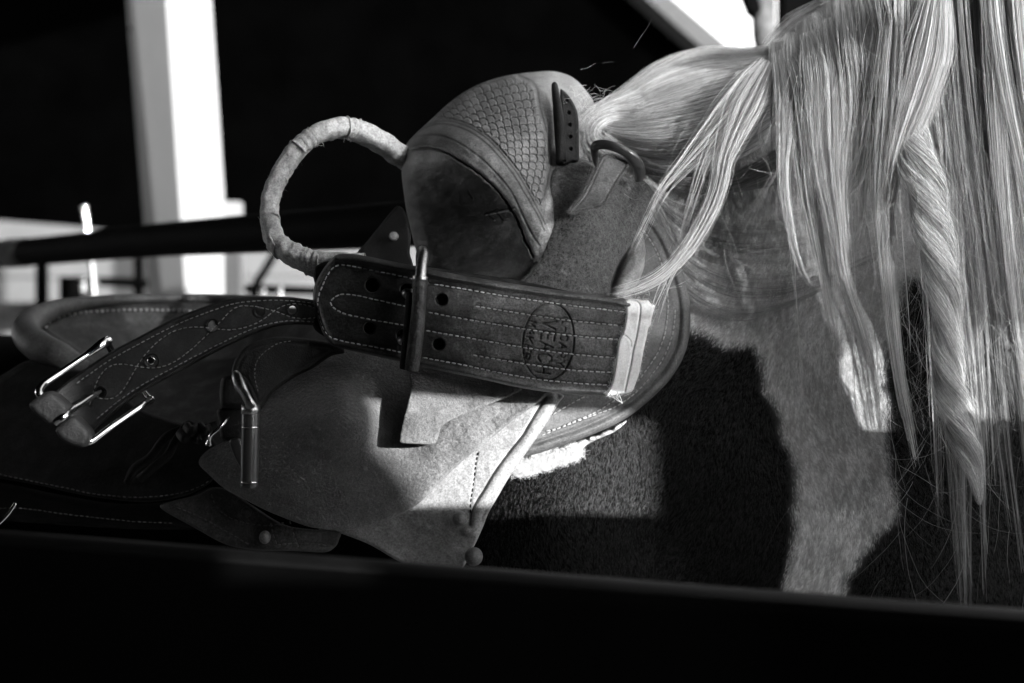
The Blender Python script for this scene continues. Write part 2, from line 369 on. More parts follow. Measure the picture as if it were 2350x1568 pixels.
for (u, v, r, lab) in ((190, 640, 6, 'small bright bolt left of the steel rod behind the cantle'), (602, 668, 8, 'left one of two bright bolts under the rawhide loop'), (642, 662, 7, 'right one of two bright bolts under the rawhide loop')):
    b_ = thing('bolt', lab, 'bolt', P(u, v + 18, 3.2), 'bright bolts beyond the pipe rail'); tube('shank', uvd([(u, v, 3.2), (u + 1, v + 40, 3.2)]), r * .0007, M['chrome'], b_, sides=10, sm=3)
    dome('head', u, v, 3.19, r, .004, M['chrome'], b_)
pw = thing('pale_fence', 'pale sunlit board fence far behind the black pipe', 'fence', P(300, 1764, 6) * [1, 1, 0])
for i, (v0, v1) in enumerate([(586, 640), (643, 697), (700, 760), (763, 830)]):
    prism('board', [(-500, v0), (1300, v0 - 12), (1300, v1 - 12), (-500, v1)], 6.0, 6.04, M['palewall'], pw)
prism('board', [(-500, 470), (0, 506), (200, 522), (330, 540), (1300, 560), (1300, 572), (-500, 583)], 6.0, 6.04, M['palewall'], pw)
for u in (-300, 480, 1000): prism('fence_post', [(u, 540), (u + 30, 540), (u + 30, 1764), (u, 1764)], 6.045, 6.12, M['grey'], pw)
yd = thing('dark_gate', 'dark blurred steel gate frame in front of the pale fence', 'gate', P(200, 1900, 5) * [1, 1, 0])
for (u, a) in ((92, 11), (315, 9)): prism('upright', [(u - a, 560), (u + a, 560), (u + a, 1950), (u - a, 1950)], 5.0, 5.04, M['rail'], yd)
prism('crossbar', [(-60, 700), (350, 690), (350, 760), (-60, 760)], 5.05, 5.08, M['grey'], yd)
prism('crossbar', [(225, 636), (380, 645), (380, 662), (225, 656)], 4.95, 4.99, M['rail'], yd)
prism('latch_plate', [(136, 634), (196, 634), (196, 690), (136, 690)], 4.9, 4.95, M['rail'], yd)
br = thing('cross_brace', 'thin dark diagonal brace and bar under the rawhide loop', 'brace', P(600, 700, 4.4) * [1, 1, 0])
tube('brace', uvd([(583, 660, 4.4), (645, 560, 4.4)]), .011, M['rail'], br, sm=2)
tube('bar', uvd([(555, 662, 4.4), (720, 668, 4.4), (900, 672, 4.4)]), .012, M['rail'], br, sm=3)
tube('leg', uvd([(583, 655, 4.42), (583, 2100, 4.42)]), .012, M['rail'], br, sm=2)
tr = tube('weathered_pole', uvd([(1745, -400, 3.0), (1752, 40, 3.0), (1765, 400, 3.0), (1770, 2700, 3.0)]), [.026, .021, .022, .024], M['grey'], None, sides=16)
dp = prism('dark_upright', [(1800, -500), (1888, -500), (1888, 2400), (1800, 2400)], 3.4, 3.5, M['rail']); tag(dp, 'black upright partly hidden behind the crest of the mane', 'post')
tag(tr, 'grey weathered pole behind the top of the mane', 'pole')
fr = prism('dark_bracket', [(1690, -60), (1722, -60), (1748, 22), (1738, 34), (1722, 22)], 2.9, 2.95, M['rail']); tag(fr, 'small black bracket beside the grey pole at the top edge', 'bracket')
# foreground rail of the chute
rail = thing('chute_rail', 'black out of focus chute rail across the bottom foreground', 'rail', (0, .8, 0))
def raildist(): return None
a0 = P(-500, 1174, .87); a1 = P(2900, 1434, .87)
prf = [(0, -.4)] + [(-.013 + .013 * math.cos(t), -.013 + .013 * math.sin(t)) for t in np.linspace(0, math.pi, 11)] + [(-.026, -.4)]
def sweep(nm, prof, m, close=True):
    V = []; F = []; n = len(prof); ns = 24
    for i in range(ns + 1):
        q = a0 + (a1 - a0) * i / ns
        for (y, z) in prof: V.append((q[0], q[1] + y, q[2] + z))
    for i in range(ns):
        for k in range(n if close else n - 1): F.append((i * n + k, i * n + (k + 1) % n, (i + 1) * n + (k + 1) % n, (i + 1) * n + k))
    return obj(nm, V, F, m, rail)
sweep('board', prf, M['rail'])
tz = np.linspace(math.pi * .48, math.pi * .80, 6); sweep('streak_strip', [(-.013 + .0134 * math.cos(t), -.013 + .0134 * math.sin(t)) for t in tz] + [(-.013 + .0125 * math.cos(t), -.013 + .0125 * math.sin(t)) for t in tz[::-1]], M['railstreak'])  # added lighter strip along the rail's rim, painting in the sun streak
for x in (-.9, 1.1): box('upright', (x - .04, .88, 0), (x + .04, .94, 1.2), M['rail'], rail)
#GOBO: added planks out of view, shaped to cut the sun
GY = .60
def gpt(u, v, d, y=GY):
    p = Vector(tuple(P(u, v, d))); return p + SUN * ((p.y - y) / -SUN.y)
gate = thing('gobo_planks', 'added unseen planks to the right of the view that cut the sunlight', 'gate', (1.2, GY, 0))
g1 = gpt(1200, 1166, 1.25); g2 = gpt(1200, 918, 1.24); g3 = gpt(2000, 990, 1.31); g4 = gpt(2000, 806, 1.31)
gx_end = gpt(1500, 1100, 1.30).x; hx0 = gpt(1780, 900, 1.32).x
m_g = M['mid']
def gb(x0, x1, z0, z1, nm='plank', y=0): box(nm, (x0, GY - .012 + y, z0), (x1, GY + .012 + y, z1), m_g, gate, bevel=.004)
z = g1.z; GX = gpt(800, 1100, 1.24).x - .02
gb(GX, 2.0, z - .16, z)
for k in range(5): gb(GX, 2.0, z - .17 * (k + 2) + .008, z - .17 * (k + 1) + .002)
gb(hx0 - .03, 2.0, z + .002, g3.z)
gb(GX, gx_end + .05, g2.z, g2.z + .055)
# unseen surroundings: added sun-blocking wall and canopy, and the roof over the left
aw = thing('sun_block_wall', 'added unseen board wall behind the viewer that blocks the sun', 'wall', (-1, -.6, 0))
def wpt(u, v, d): p = Vector(tuple(P(u, v, d))); return p + SUN * ((p.y + .6) / -SUN.y)
AX = wpt(775, 1100, 1.24).x
gz = P(600, 1264, .87)[2] - .014 + .2 * 1.46          # gap in the added wall lets a streak of sun onto the rail's edge
for k in range(18):
    z0, z1, x1 = gz - 11 * .16 + k * .16, gz - 11 * .16 + k * .16 + .158, AX + (.0 if k % 2 else .012)
    if k == 0: z0 = 0
    if k == 11: box('board', (-7, -.62, z0), (.93, -.58, z1), M['black'], aw, bevel=.002); box('board', (1.03, -.62, z0), (x1, -.58, z1), M['black'], aw, bevel=.002)
    else: box('board', (-7, -.62, z0), (x1, -.58, z1), M['black'], aw, bevel=.002)
hz = wpt(1900, 800, 1.32).z
lb = [wpt(u, v, 1.24) for u, v in ((600, 1050), (690, 1050), (740, 1080), (800, 1130), (860, 1200), (860, 1400), (600, 1400))]
obj('shadow_cutter', [(p.x, -.575 + dy, p.z) for dy in (0, .02) for p in lb], [tuple(range(7)), tuple(range(13, 6, -1))] + [((i + 1) % 7, i, i + 7, (i + 1) % 7 + 7) for i in range(7)], M['black'], aw, smooth=False)  # added shape that cuts a slanted shadow edge on the fender
sx = wpt(1850, 900, 1.32).x; sz = wpt(1900, 1010, 1.32).z - .05
for k in range(34): box('sun_dim_slat', (sx, -.600, sz + k * .010), (5.5, -.598, sz + k * .010 + .0046), M['black'], aw, bevel=0)  # added slats, out of view, dimming the sun on the shoulder
for k in range(50): box('upper_dim_slat', (AX + .014, -.601, hz + k * .010), (5.5, -.599, hz + k * .010 + .0079), M['black'], aw, bevel=0)  # added denser slats dimming the sun on the upper part
px0 = wpt(1480, 1100, 1.30).x; px1 = wpt(1800, 900, 1.32).x
box('post', (px0, -.57, 0), (px1, -.54, hz + .02), M['black'], aw, bevel=.003)  # added upright keeping the sun off the coat between the lit patches
box('gobo_header', (AX + .014, -.64, hz + .5), (5.5, -.56, hz + .56), M['black'], aw, bevel=.004)
box('gobo_end_post', (5.5, -.66, 0), (5.62, -.54, hz + .56), M['black'], aw, bevel=.004)
box('gobo_end_wall', (-7.1, -.58, 0), (-7.0, 3, 2.8), M['black'], aw, bevel=0)
cn = thing('sky_blocker', 'added unseen panels overhead that darken the left side of the saddle', 'canopy', (-2, .5, 2.45))
for k in range(6): box('sky_blocker_panel', (-5.02 + k * .875, -.6, 2.45), (-5.02 + k * .875 + .87, 1.7, 2.48), M['black'], cn, bevel=.002)  # added near occluder overhead, cutting sky light on the left
for k in range(1): box('sky_blocker_panel', (.235 + k * .17, -.6, 2.45), (.235 + k * .17 + .165, .5, 2.48), M['black'], cn, bevel=.002)
rf = thing('chute_roof', 'dark flat roof above the saddle, open to the right', 'roof', (-3, 2, 3.3))
for k in range(7): box('roof_panel', (-7 + k * 1.02, -.6, 3.3), (-7 + k * 1.02 + 1.015, 6.7, 3.34), M['black'], rf, bevel=.002)
#ROOF
# ------------------------------------------------------------------ horse
horse = thing('horse', 'saddled paint horse with long pale mane, black patch on its light shoulder', 'horse', (0.25, 1.6, 0))
bodyd = rbf([(1340, 250, 1.40), (1450, 190, 1.43), (1600, 150, 1.46), (1780, 110, 1.47), (1450, 300, 1.36), (1600, 300, 1.37), (1780, 300, 1.38),
             (1300, 500, 1.36), (1560, 480, 1.365), (1800, 500, 1.36), (2050, 450, 1.37), (2350, 400, 1.36), (2000, 100, 1.45), (2350, -100, 1.44),
             (1300, 900, 1.335), (1600, 760, 1.345), (1850, 800, 1.335), (2100, 800, 1.325), (2350, 800, 1.335), (1250, 1200, 1.31), (1500, 1200, 1.32), (1800, 1200, 1.315),
             (2050, 1200, 1.315), (2350, 1200, 1.33), (1300, 1600, 1.31), (1800, 1600, 1.31), (2300, 1600, 1.33), (600, 900, 1.52), (600, 1300, 1.44), (-200, 900, 1.6), (-200, 1400, 1.5), (900, 700, 1.5), (2900, 0, 1.5), (2900, 900, 1.45), (800, 1700, 1.42), (1000, 1100, 1.40)])
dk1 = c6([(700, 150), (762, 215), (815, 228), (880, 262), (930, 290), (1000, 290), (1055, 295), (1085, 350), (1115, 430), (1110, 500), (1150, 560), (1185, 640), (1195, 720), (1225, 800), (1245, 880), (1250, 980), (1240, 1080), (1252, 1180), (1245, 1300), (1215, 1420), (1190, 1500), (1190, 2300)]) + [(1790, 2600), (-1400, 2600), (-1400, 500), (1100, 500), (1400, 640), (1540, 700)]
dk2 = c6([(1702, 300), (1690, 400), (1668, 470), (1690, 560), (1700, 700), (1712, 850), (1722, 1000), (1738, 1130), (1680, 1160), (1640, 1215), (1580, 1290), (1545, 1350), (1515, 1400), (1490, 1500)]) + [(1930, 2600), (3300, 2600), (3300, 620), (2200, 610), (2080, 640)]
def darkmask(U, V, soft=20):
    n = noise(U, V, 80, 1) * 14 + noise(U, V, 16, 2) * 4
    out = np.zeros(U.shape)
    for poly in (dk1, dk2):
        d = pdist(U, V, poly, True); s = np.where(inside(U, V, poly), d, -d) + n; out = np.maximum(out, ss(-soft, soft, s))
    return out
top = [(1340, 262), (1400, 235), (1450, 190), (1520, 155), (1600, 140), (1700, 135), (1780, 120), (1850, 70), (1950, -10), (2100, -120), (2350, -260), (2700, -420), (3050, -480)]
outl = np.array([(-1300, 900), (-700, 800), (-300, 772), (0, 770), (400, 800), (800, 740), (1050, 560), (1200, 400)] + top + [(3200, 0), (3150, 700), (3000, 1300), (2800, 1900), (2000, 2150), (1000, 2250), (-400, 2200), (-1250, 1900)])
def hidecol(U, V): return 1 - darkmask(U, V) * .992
def lump(U, V, E): return noise(U, V, 260, 3, 2) * .004 + .004 * np.exp(-((U - 1700) / 120) ** 2 - ((V - 640) / 60) ** 2)
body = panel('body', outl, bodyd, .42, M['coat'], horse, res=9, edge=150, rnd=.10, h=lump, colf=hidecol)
def bodysurf(U, V):
    E = pdist(U, V, resample(spline(outl, 8, True), 9, True), True); t = np.clip(E / 150, 0, 1)
    return bodyd(U, V) + .10 * (1 - np.sqrt(1 - (1 - t) ** 2)) - lump(U, V, 0)
def fur(nm, u0, u1, v0, v1, n, which, m, ln=.0034, rad=.0001):
    U = rng.uniform(u0, u1, n); V_ = rng.uniform(v0, v1, n); dm = darkmask(U, V_, 26)
    dm = dm + rng.normal(0, .3, n) * np.clip(4 * dm * (1 - dm), 0, 1); keep = (dm > .5) if which else (dm <= .5)
    keep &= (V_ > 330 - (U - 1780).clip(0) * .3); U = U[keep]; V_ = V_[keep]; n = len(U)
    D = bodysurf(U, V_); root = P(U, V_, D - .0001)
    ang = np.radians(100) + noise(U, V_, 330, 4, 2) * .9 + rng.normal(0, .22, n) - (U < 1500) * .5
    L_ = ln * rng.uniform(.6, 1.3, n); dx = np.cos(ang); dz = -np.sin(ang)
    lift = rng.uniform(.12, .4, n) + noise(U, V_, 25, 5, 2) * .12; S = np.zeros((n, 4, 3))
    for k in range(4):
        t = k / 3; S[:, k, 0] = root[:, 0] + dx * L_ * t; S[:, k, 2] = root[:, 2] + dz * L_ * t
        S[:, k, 1] = root[:, 1] - L_ * lift * (t - .45 * t * t) * 1.1
    TONE['t'] = np.clip(.5 + noise(U * 3.2, V_ + U * .35, 15, 6, 2) * .9 + noise(U, V_, 70, 7, 2) * .25 + rng.normal(0, .3, n), 0, 1)
    return hair(nm, S, rad, m, horse, kind='stuff')
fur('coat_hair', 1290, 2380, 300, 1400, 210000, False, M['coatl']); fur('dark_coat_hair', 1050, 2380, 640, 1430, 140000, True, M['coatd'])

def lock(pts, w, n, dw=.5, lv=.25, ts=.1, Kp=16, jit=1.0, waves=1.0, fan=1.0):
    """strands following a guide: pts (u,v,d), w half widths along it (picture units)"""
    g = spline(pts, 8); gs = np.array([g[int(round(t))] for t in np.linspace(0, len(g) - 1, Kp)])
    T = np.gradient(gs[:, :2], axis=0); T /= np.linalg.norm(T, axis=1)[:, None]; Nn = np.stack([-T[:, 1], T[:, 0]], -1)
    W = np.interp(np.linspace(0, 1, Kp), np.linspace(0, 1, len(w)), w)
    n = max(6, int(n * .6)); nc = max(2, n // 5); ca = rng.uniform(-1, 1, nc); cb = rng.uniform(-1, 1, nc) * np.sqrt(1 - ca * ca); ci = rng.integers(0, nc, n); S = np.zeros((n, Kp, 3))
    a = ca[ci] + rng.normal(0, .07, n); b = cb[ci] + rng.normal(0, .1, n); loose = rng.random(n) < .2; a[loose] = rng.uniform(-1.5, 1.5, loose.sum())
    ce = 1 - rng.random(nc) ** 1.3 * min(lv * 1.4, .8); end = np.clip(ce[ci] * (1 - rng.random(n) ** 2 * .22), .1, 1); cp = rng.uniform(0, 6.28, (4, nc)); cf = rng.uniform(2, 6, nc); ca2 = ca * rng.uniform(.5, 1.2, nc)
    ph = rng.uniform(0, 6.28, n); fr_ = rng.uniform(.5, 1.6, n); t0 = rng.random(n) ** (2 if ts < .2 else 1) * ts; tt = np.linspace(0, 1, Kp); hold = np.where(loose, .25, rng.uniform(.7, .95, n))
    for k in range(Kp):
        t = t0 + tt[k] * (end - t0); pu = np.interp(t, tt, gs[:, 0]); pv = np.interp(t, tt, gs[:, 1]); pd = np.interp(t, tt, gs[:, 2])
        nu = np.interp(t, tt, Nn[:, 0]); nv = np.interp(t, tt, Nn[:, 1]); ww = np.interp(t, tt, W) * 1.1 + 5 * t
        cl = np.clip((t / np.maximum(end, .2)) * 1.15, 0, 1) * hold; tc = ca[ci] * (1 - t) + ca2[ci] * t + .16 * np.sin(cp[0][ci] + t * cf[ci]) * np.sqrt(t + .05)
        aa = a * (1 - cl) + tc * cl; bb = b * (1 - cl) + cb[ci] * cl
        wob = (np.sin(ph + t * 7 * fr_) * 1.5 + np.sin(ph * 3 + t * 17 * fr_) * .5) * jit * t * np.where(loose, 3.0, 1)
        S[:, k] = P(pu + nu * (aa * ww * fan + wob * waves), pv + nv * (aa * ww * fan + wob * waves), pd + bb * ww * K * 1.25 * (dw + .5) + wob * 2e-4)
    TT.append(np.clip(rng.random(nc)[ci] ** 1.3 * .8 + rng.random(n) * .35, 0, 1))
    return S
TT = []
def sheet(curves, n, Kp=18, thick=.009, jit=2.0, clump=.55, lv=.15):
    """strands interpolated across a family of guide curves"""
    G = []
    for c in curves:
        g = spline(c, 8); G.append([g[int(round(t))] for t in np.linspace(0, len(g) - 1, Kp)])
    G = np.array(G); m_ = len(curves); s = rng.uniform(0, m_ - 1, n); cc = rng.uniform(0, m_ - 1, max(3, n // 9)); j = np.abs(s[:, None] - cc[None]).argmin(1)
    TT.append(np.clip(rng.random(len(cc))[j] * .6 + rng.random(n) * .5, 0, 1)); ph = rng.uniform(0, 6.28, n); end = 1 - rng.random(n) ** 2 * lv; tt = np.linspace(0, 1, Kp); st = rng.random(n) ** 3 * .12; dp = rng.uniform(-1, 1, n) * thick; S = np.zeros((n, Kp, 3)); cd = rng.uniform(-1, 1, len(cc)) * thick
    for k in range(Kp):
        t = st + tt[k] * (end - st); cl = clump * np.sin(np.pi * np.clip(t, 0, 1)) ; sk = s * (1 - cl) + cc[j] * cl; sk = np.clip(sk, 0, m_ - 1)
        i0 = np.minimum(sk.astype(int), m_ - 2); f = sk - i0; x = t * (Kp - 1); k0 = np.minimum(x.astype(int), Kp - 2); g = x - k0
        q = ((G[i0, k0] * (1 - g)[:, None] + G[i0, k0 + 1] * g[:, None]) * (1 - f)[:, None] + (G[i0 + 1, k0] * (1 - g)[:, None] + G[i0 + 1, k0 + 1] * g[:, None]) * f[:, None])
        wob = np.sin(ph + t * 9) * jit * np.sin(np.pi * t)
        S[:, k] = P(q[:, 0] + wob * .3, q[:, 1] + wob, q[:, 2] + dp * (1 - cl) + cd[j] * cl * 1.2)
    return S
def flyaways(n, cu, cv, su, sv, d, L=90, down=0.6, Kp=12, vert=False):
    S = np.zeros((n, Kp, 3))
    for i in range(n):
        u = rng.normal(cu, su); v = rng.normal(cv, sv); a = rng.normal(1.5, .45) if vert else rng.uniform(0, 6.28); ca = rng.normal(0, .07); dd = d + rng.normal(0, .01); l = L * rng.uniform(.4, 1.3) / Kp
        for k in range(Kp):
            S[i, k] = P(u, v, dd); u += math.cos(a) * l; v += math.sin(a) * l + down * l * .5; a += ca + rng.normal(0, .05)
    return S
R0 = .00013
mane = hair('mane', sheet([[(1795, 112, 1.43), (1700, 124, 1.44), (1600, 128, 1.445), (1500, 165, 1.43), (1420, 220, 1.41), (1352, 256, 1.385)],
        [(1800, 140, 1.39), (1700, 165, 1.37), (1600, 190, 1.365), (1500, 225, 1.37), (1430, 255, 1.37), (1352, 264, 1.37)],
        [(1800, 180, 1.36), (1700, 220, 1.325), (1600, 250, 1.315), (1500, 270, 1.32), (1420, 282, 1.335), (1350, 272, 1.355)],
        [(1805, 225, 1.345), (1720, 270, 1.30), (1620, 300, 1.29), (1510, 318, 1.295), (1420, 310, 1.315), (1352, 282, 1.345)],
        [(1805, 262, 1.34), (1720, 322, 1.305), (1620, 356, 1.30), (1520, 366, 1.31), (1425, 345, 1.325), (1358, 292, 1.345)],
        [(1805, 290, 1.36), (1720, 352, 1.335), (1620, 388, 1.335), (1530, 396, 1.34), (1450, 372, 1.335), (1375, 320, 1.345)]], 6500, thick=.008), R0, M['mane'], horse)
tag(mane, None, None)
def mlock(S, m=M['mane'], rad=R0, par=None):
    if TT and sum(len(t) for t in TT[-2:]) == len(S): TONE['t'] = np.concatenate(TT[-2:])
    elif TT and len(TT[-1]) == len(S): TONE['t'] = TT[-1]
    return hair('lock', S, rad, m, par or mane)
mane.rotation_euler = (0, 0, 0)
# hair pushed down behind the buckle, and the tangle where it meets the fork
mlock(np.concatenate([lock([(1480, 235, 1.355), (1400, 258, 1.35), (1352, 280, 1.335), (1345, 300, 1.33), (1352, 335, 1.325), (1385, 368, 1.33)], [34, 24, 14, 16, 22, 26], 1500, lv=.5, ts=.4),
      lock([(1480, 270, 1.33), (1420, 272, 1.34), (1385, 285, 1.33), (1372, 310, 1.32), (1405, 335, 1.315), (1460, 350, 1.315)], [20, 20, 22, 22, 20, 8], 1200, lv=.3, ts=.4)]))
mlock(sheet([[(1795, 105, 1.43), (1700, 112, 1.44), (1600, 116, 1.445), (1500, 152, 1.43), (1420, 208, 1.41), (1352, 250, 1.385)], [(1795, 125, 1.42), (1700, 128, 1.43), (1600, 136, 1.435), (1500, 176, 1.42), (1420, 230, 1.40), (1352, 260, 1.38)]], 260, thick=.015, jit=9, clump=.2, lv=.5), rad=.00006)
mlock(flyaways(420, 1352, 285, 20, 38, 1.322, 34, .2), rad=.00008)
# hair under the bright lump, given the darker material to paint its shade
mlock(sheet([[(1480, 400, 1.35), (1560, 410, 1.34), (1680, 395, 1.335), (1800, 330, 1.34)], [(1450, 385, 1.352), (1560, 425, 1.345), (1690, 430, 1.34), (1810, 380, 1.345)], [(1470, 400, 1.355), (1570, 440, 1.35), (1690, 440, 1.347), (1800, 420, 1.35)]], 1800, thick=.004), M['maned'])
# hair swooping over the shoulder
mlock(sheet([[(1480, 410, 1.352), (1560, 470, 1.348), (1700, 505, 1.345), (1850, 480, 1.345), (2000, 400, 1.35)], [(1490, 430, 1.352), (1550, 560, 1.345), (1680, 640, 1.34), (1850, 640, 1.34), (2050, 560, 1.34)], [(1500, 440, 1.352), (1535, 610, 1.342), (1640, 700, 1.336), (1780, 705, 1.332), (1990, 620, 1.335)], [(1510, 440, 1.352), (1545, 640, 1.342), (1660, 735, 1.335), (1820, 700, 1.33), (1980, 600, 1.335)]], 420, thick=.002, jit=6, clump=.75, lv=.7), M['maned'], .00009)
# loose locks falling over the buckle and belt
def near(pts, d): return [(a, b, d) for a, b in pts]
lk = []
lk.append(lock([(1765, 140, 1.345), (1725, 215, 1.285), (1690, 290, 1.262), (1660, 370, 1.25), (1648, 440, 1.24), (1600, 540, 1.225), (1545, 610, 1.20), (1490, 650, 1.185), (1430, 672, 1.180), (1398, 678, 1.183)], [14, 34, 28, 17, 15, 13, 10, 8, 6, 5], 420, lv=.35, dw=1))
lk.append(lock([(1600, 520, 1.225), (1560, 590, 1.205), (1530, 640, 1.19), (1508, 690, 1.18), (1490, 740, 1.18)], [6, 7, 8, 10, 12], 90, lv=.7))
lk.append(lock([(1750, 150, 1.345), (1690, 235, 1.282), (1620, 320, 1.262), (1560, 390, 1.25), (1520, 440, 1.24), (1490, 500, 1.23), (1452, 580, 1.222)], [12, 34, 24, 13, 9, 7, 5], 230, lv=.6, dw=1))
lk.append(lock([(1755, 160, 1.345), (1700, 250, 1.28), (1640, 320, 1.262), (1612, 380, 1.252), (1590, 450, 1.245), (1555, 560, 1.235), (1535, 600, 1.23)], [12, 30, 22, 12, 9, 7, 5], 170, lv=.7, dw=1))
lk.append(lock([(1765, 230, 1.335), (1745, 280, 1.30), (1752, 340, 1.29), (1790, 450, 1.285), (1830, 620, 1.29)], [3, 3, 3, 3, 2], 26, lv=.5))
for s in lk: mlock(s)
# the hanging mane
def md(u, v): return 1.262 - .02 * ss(1850, 2200, np.float64(u)) + .0
explicit = [([(1785, 118), (1800, 200), (1800, 300), (1795, 400), (1808, 500), (1835, 610), (1862, 660)], [10, 18, 15, 9, 6, 3, 2], 340, 0),
 ([(1800, 108), (1835, 180), (1850, 300), (1862, 420), (1872, 520), (1895, 650), (1918, 790)], [12, 30, 26, 24, 12, 6, 3], 800, .004),
 ([(1860, 70), (1885, 160), (1890, 280), (1898, 400), (1915, 500), (1935, 640), (1990, 800), (2000, 900)], [16, 34, 34, 26, 16, 9, 5, 2], 1000, -.004),
 ([(1905, 40), (1930, 150), (1935, 260), (1928, 360), (1930, 460), (1950, 600)], [20, 30, 28, 20, 10, 3], 600, 0),
 ([(2110, -30), (2085, 80), (2050, 220), (2010, 330), (1965, 400), (1925, 462)], [30, 44, 40, 34, 22, 4], 1300, .012),
 ([(2040, 0), (2030, 150), (2010, 270), (1990, 350), (1980, 420), (1975, 520), (1960, 560)], [20, 40, 34, 14, 7, 4, 2], 700, .004),
 ([(2070, -20), (2065, 120), (2060, 250), (2045, 350), (2030, 450), (2032, 560), (2045, 700), (2062, 850), (2085, 960), (2110, 1090)], [20, 34, 40, 30, 18, 13, 10, 7, 7, 3], 1000, -.008),
 ([(2150, -20), (2130, 120), (2095, 240), (2065, 330), (2045, 420), (2040, 500)], [20, 40, 36, 26, 16, 5], 900, -.012),
 ([(1960, -20), (1975, 100), (1985, 220), (1985, 330), (1960, 420)], [24, 34, 34, 26, 14], 700, .008),
 ([(1990, -30), (1900, 20), (1830, 60), (1790, 100), (1760, 135)], [16, 20, 22, 20, 12], 700, .05)]
for pts, wd, n, dd in explicit:
    mlock(lock([(a, b, md(a, b) + dd + .13 * math.exp(-max(0, b - (112 - .80 * (a - 1780))) / 55)) for a, b in pts], wd, n))
# twisted rope of hair
bc = spline([(2075, 255, 1.262), (2095, 320, 1.24), (2118, 400, 1.23), (2135, 480, 1.228), (2150, 560, 1.228), (2165, 650, 1.228), (2172, 740, 1.232), (2172, 820, 1.23), (2182, 900, 1.23), (2205, 980, 1.235), (2230, 1060, 1.24), (2250, 1160, 1.245)], 8)
bw_ = np.interp(np.linspace(0, 1, 40), np.linspace(0, 1, 12), [30, 40, 46, 46, 43, 40, 33, 34, 38, 34, 22, 3])
def rope(n):
    Kp = 26; S = np.zeros((n, Kp, 3)); tot = len(bc) - 1; per = 430.
    for i in range(n):
        strand = rng.integers(0, 3); base = strand * 2 * math.pi / 3 + rng.normal(0, .5); st = rng.uniform(-.05, .86); ln = min(rng.uniform(.2, .4), 1.0 - st - .12 * rng.random()); rr = 1 - rng.random() ** 2 * .45; fly = rng.random() < .3; fr_ = rng.normal(0, .25)
        for k in range(Kp):
            t = np.clip(st + ln * k / (Kp - 1), 0, 1); x = t * tot; c = np.array([np.interp(x, np.arange(tot + 1), bc[:, j]) for j in range(3)]); ww = np.interp(t, np.linspace(0, 1, 40), bw_)
            a = base + (t * 1000 / per) * 2 * math.pi + fr_ * k / Kp; r = ww * rr * (.76 + .24 * abs(math.cos(1.5 * (a - strand * 2 * math.pi / 3 - (t * 1000 / per) * 2 * math.pi))))
            if fly: r *= 1 + .5 * (k / Kp) ** 2
            S[i, k] = P(c[0] - r * math.cos(a), c[1] + .25 * r * math.cos(a), c[2] - r * K * 1.2 * math.sin(a))
    return S
hair('twisted_lock', rope(3000), R0, M['mane'], mane)
bt_ = P(bc[:, 0], bc[:, 1], bc[:, 2] + .004); rr_ = np.interp(np.linspace(0, 1, len(bc)), np.linspace(0, 1, 40), bw_) * K * .6
# right-hand curtain of hair
def crest(u): return 112 - .80 * (u - 1780)
def cd(u, v): return .13 * math.exp(-max(0, v - crest(u)) / 55)
for i in range(74):
    u = 2040 + i * 4.6 + rng.normal(0, 9); v0 = -60; lean_ = np.clip((u - 2060) / 300., 0, 1); drift = 50 + 120 * lean_ + rng.normal(0, 35); ve = rng.uniform(760, 1440) if u > 2130 else rng.uniform(300, 520); back = rng.random()
    w_ = rng.uniform(6, 18); d = 1.262 + back * .04 - .012; q = rng.uniform(0, 6.28); am = rng.uniform(4, 16)
    pts = [(u + drift * t ** 1.25 + am * math.sin(3.5 * t + q), v0 + (ve - v0) * t, d + .006 * math.sin(4 * t + q)) for t in np.linspace(0, 1, 9)]
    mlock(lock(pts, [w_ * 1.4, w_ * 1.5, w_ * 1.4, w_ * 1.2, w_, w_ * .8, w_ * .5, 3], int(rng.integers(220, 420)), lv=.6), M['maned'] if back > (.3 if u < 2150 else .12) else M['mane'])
for i in range(40):   # under layer of the left half, rooted along the crest
    u = 1790 + i * 8.5 + rng.normal(0, 4); vr = max(crest(u), -40); ve = vr + rng.uniform(240, 420) + max(0, u - 1900) * .4; dd = rng.random() * .03; q = rng.uniform(0, 6.28)
    pts = [(u - 14 + 14 * min(1, 5 * t) + 7 * math.sin(3 * t + q) + (u - 1850) * .08 * t, vr + (ve - vr) * t, 1.275 + dd + cd(u, vr + (ve - vr) * t)) for t in np.linspace(0, 1, 10)]
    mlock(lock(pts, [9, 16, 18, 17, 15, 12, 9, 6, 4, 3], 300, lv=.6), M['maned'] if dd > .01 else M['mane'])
for i in range(16):   # thin strays in front of the coat
    u = rng.uniform(1800, 2140); ve = rng.uniform(700, 1400); d = 1.27
    pts = [(u + rng.normal(0, 3) + 60 * t, 300 + (ve - 300) * t, d) for t in np.linspace(0, 1, 5)]
    mlock(lock(pts, [6, 5, 4, 2, 1], 14, lv=.6), M['mane'])
mlock(flyaways(420, 2150, 560, 130, 300, 1.225, 260, .3, 20, True), rad=.00005)
mlock(flyaways(130, 1960, 280, 110, 130, 1.235, 240, .3, 20, True), rad=.00007)
mlock(flyaways(90, 1640, 420, 120, 140, 1.25, 120, .7), rad=.00006)
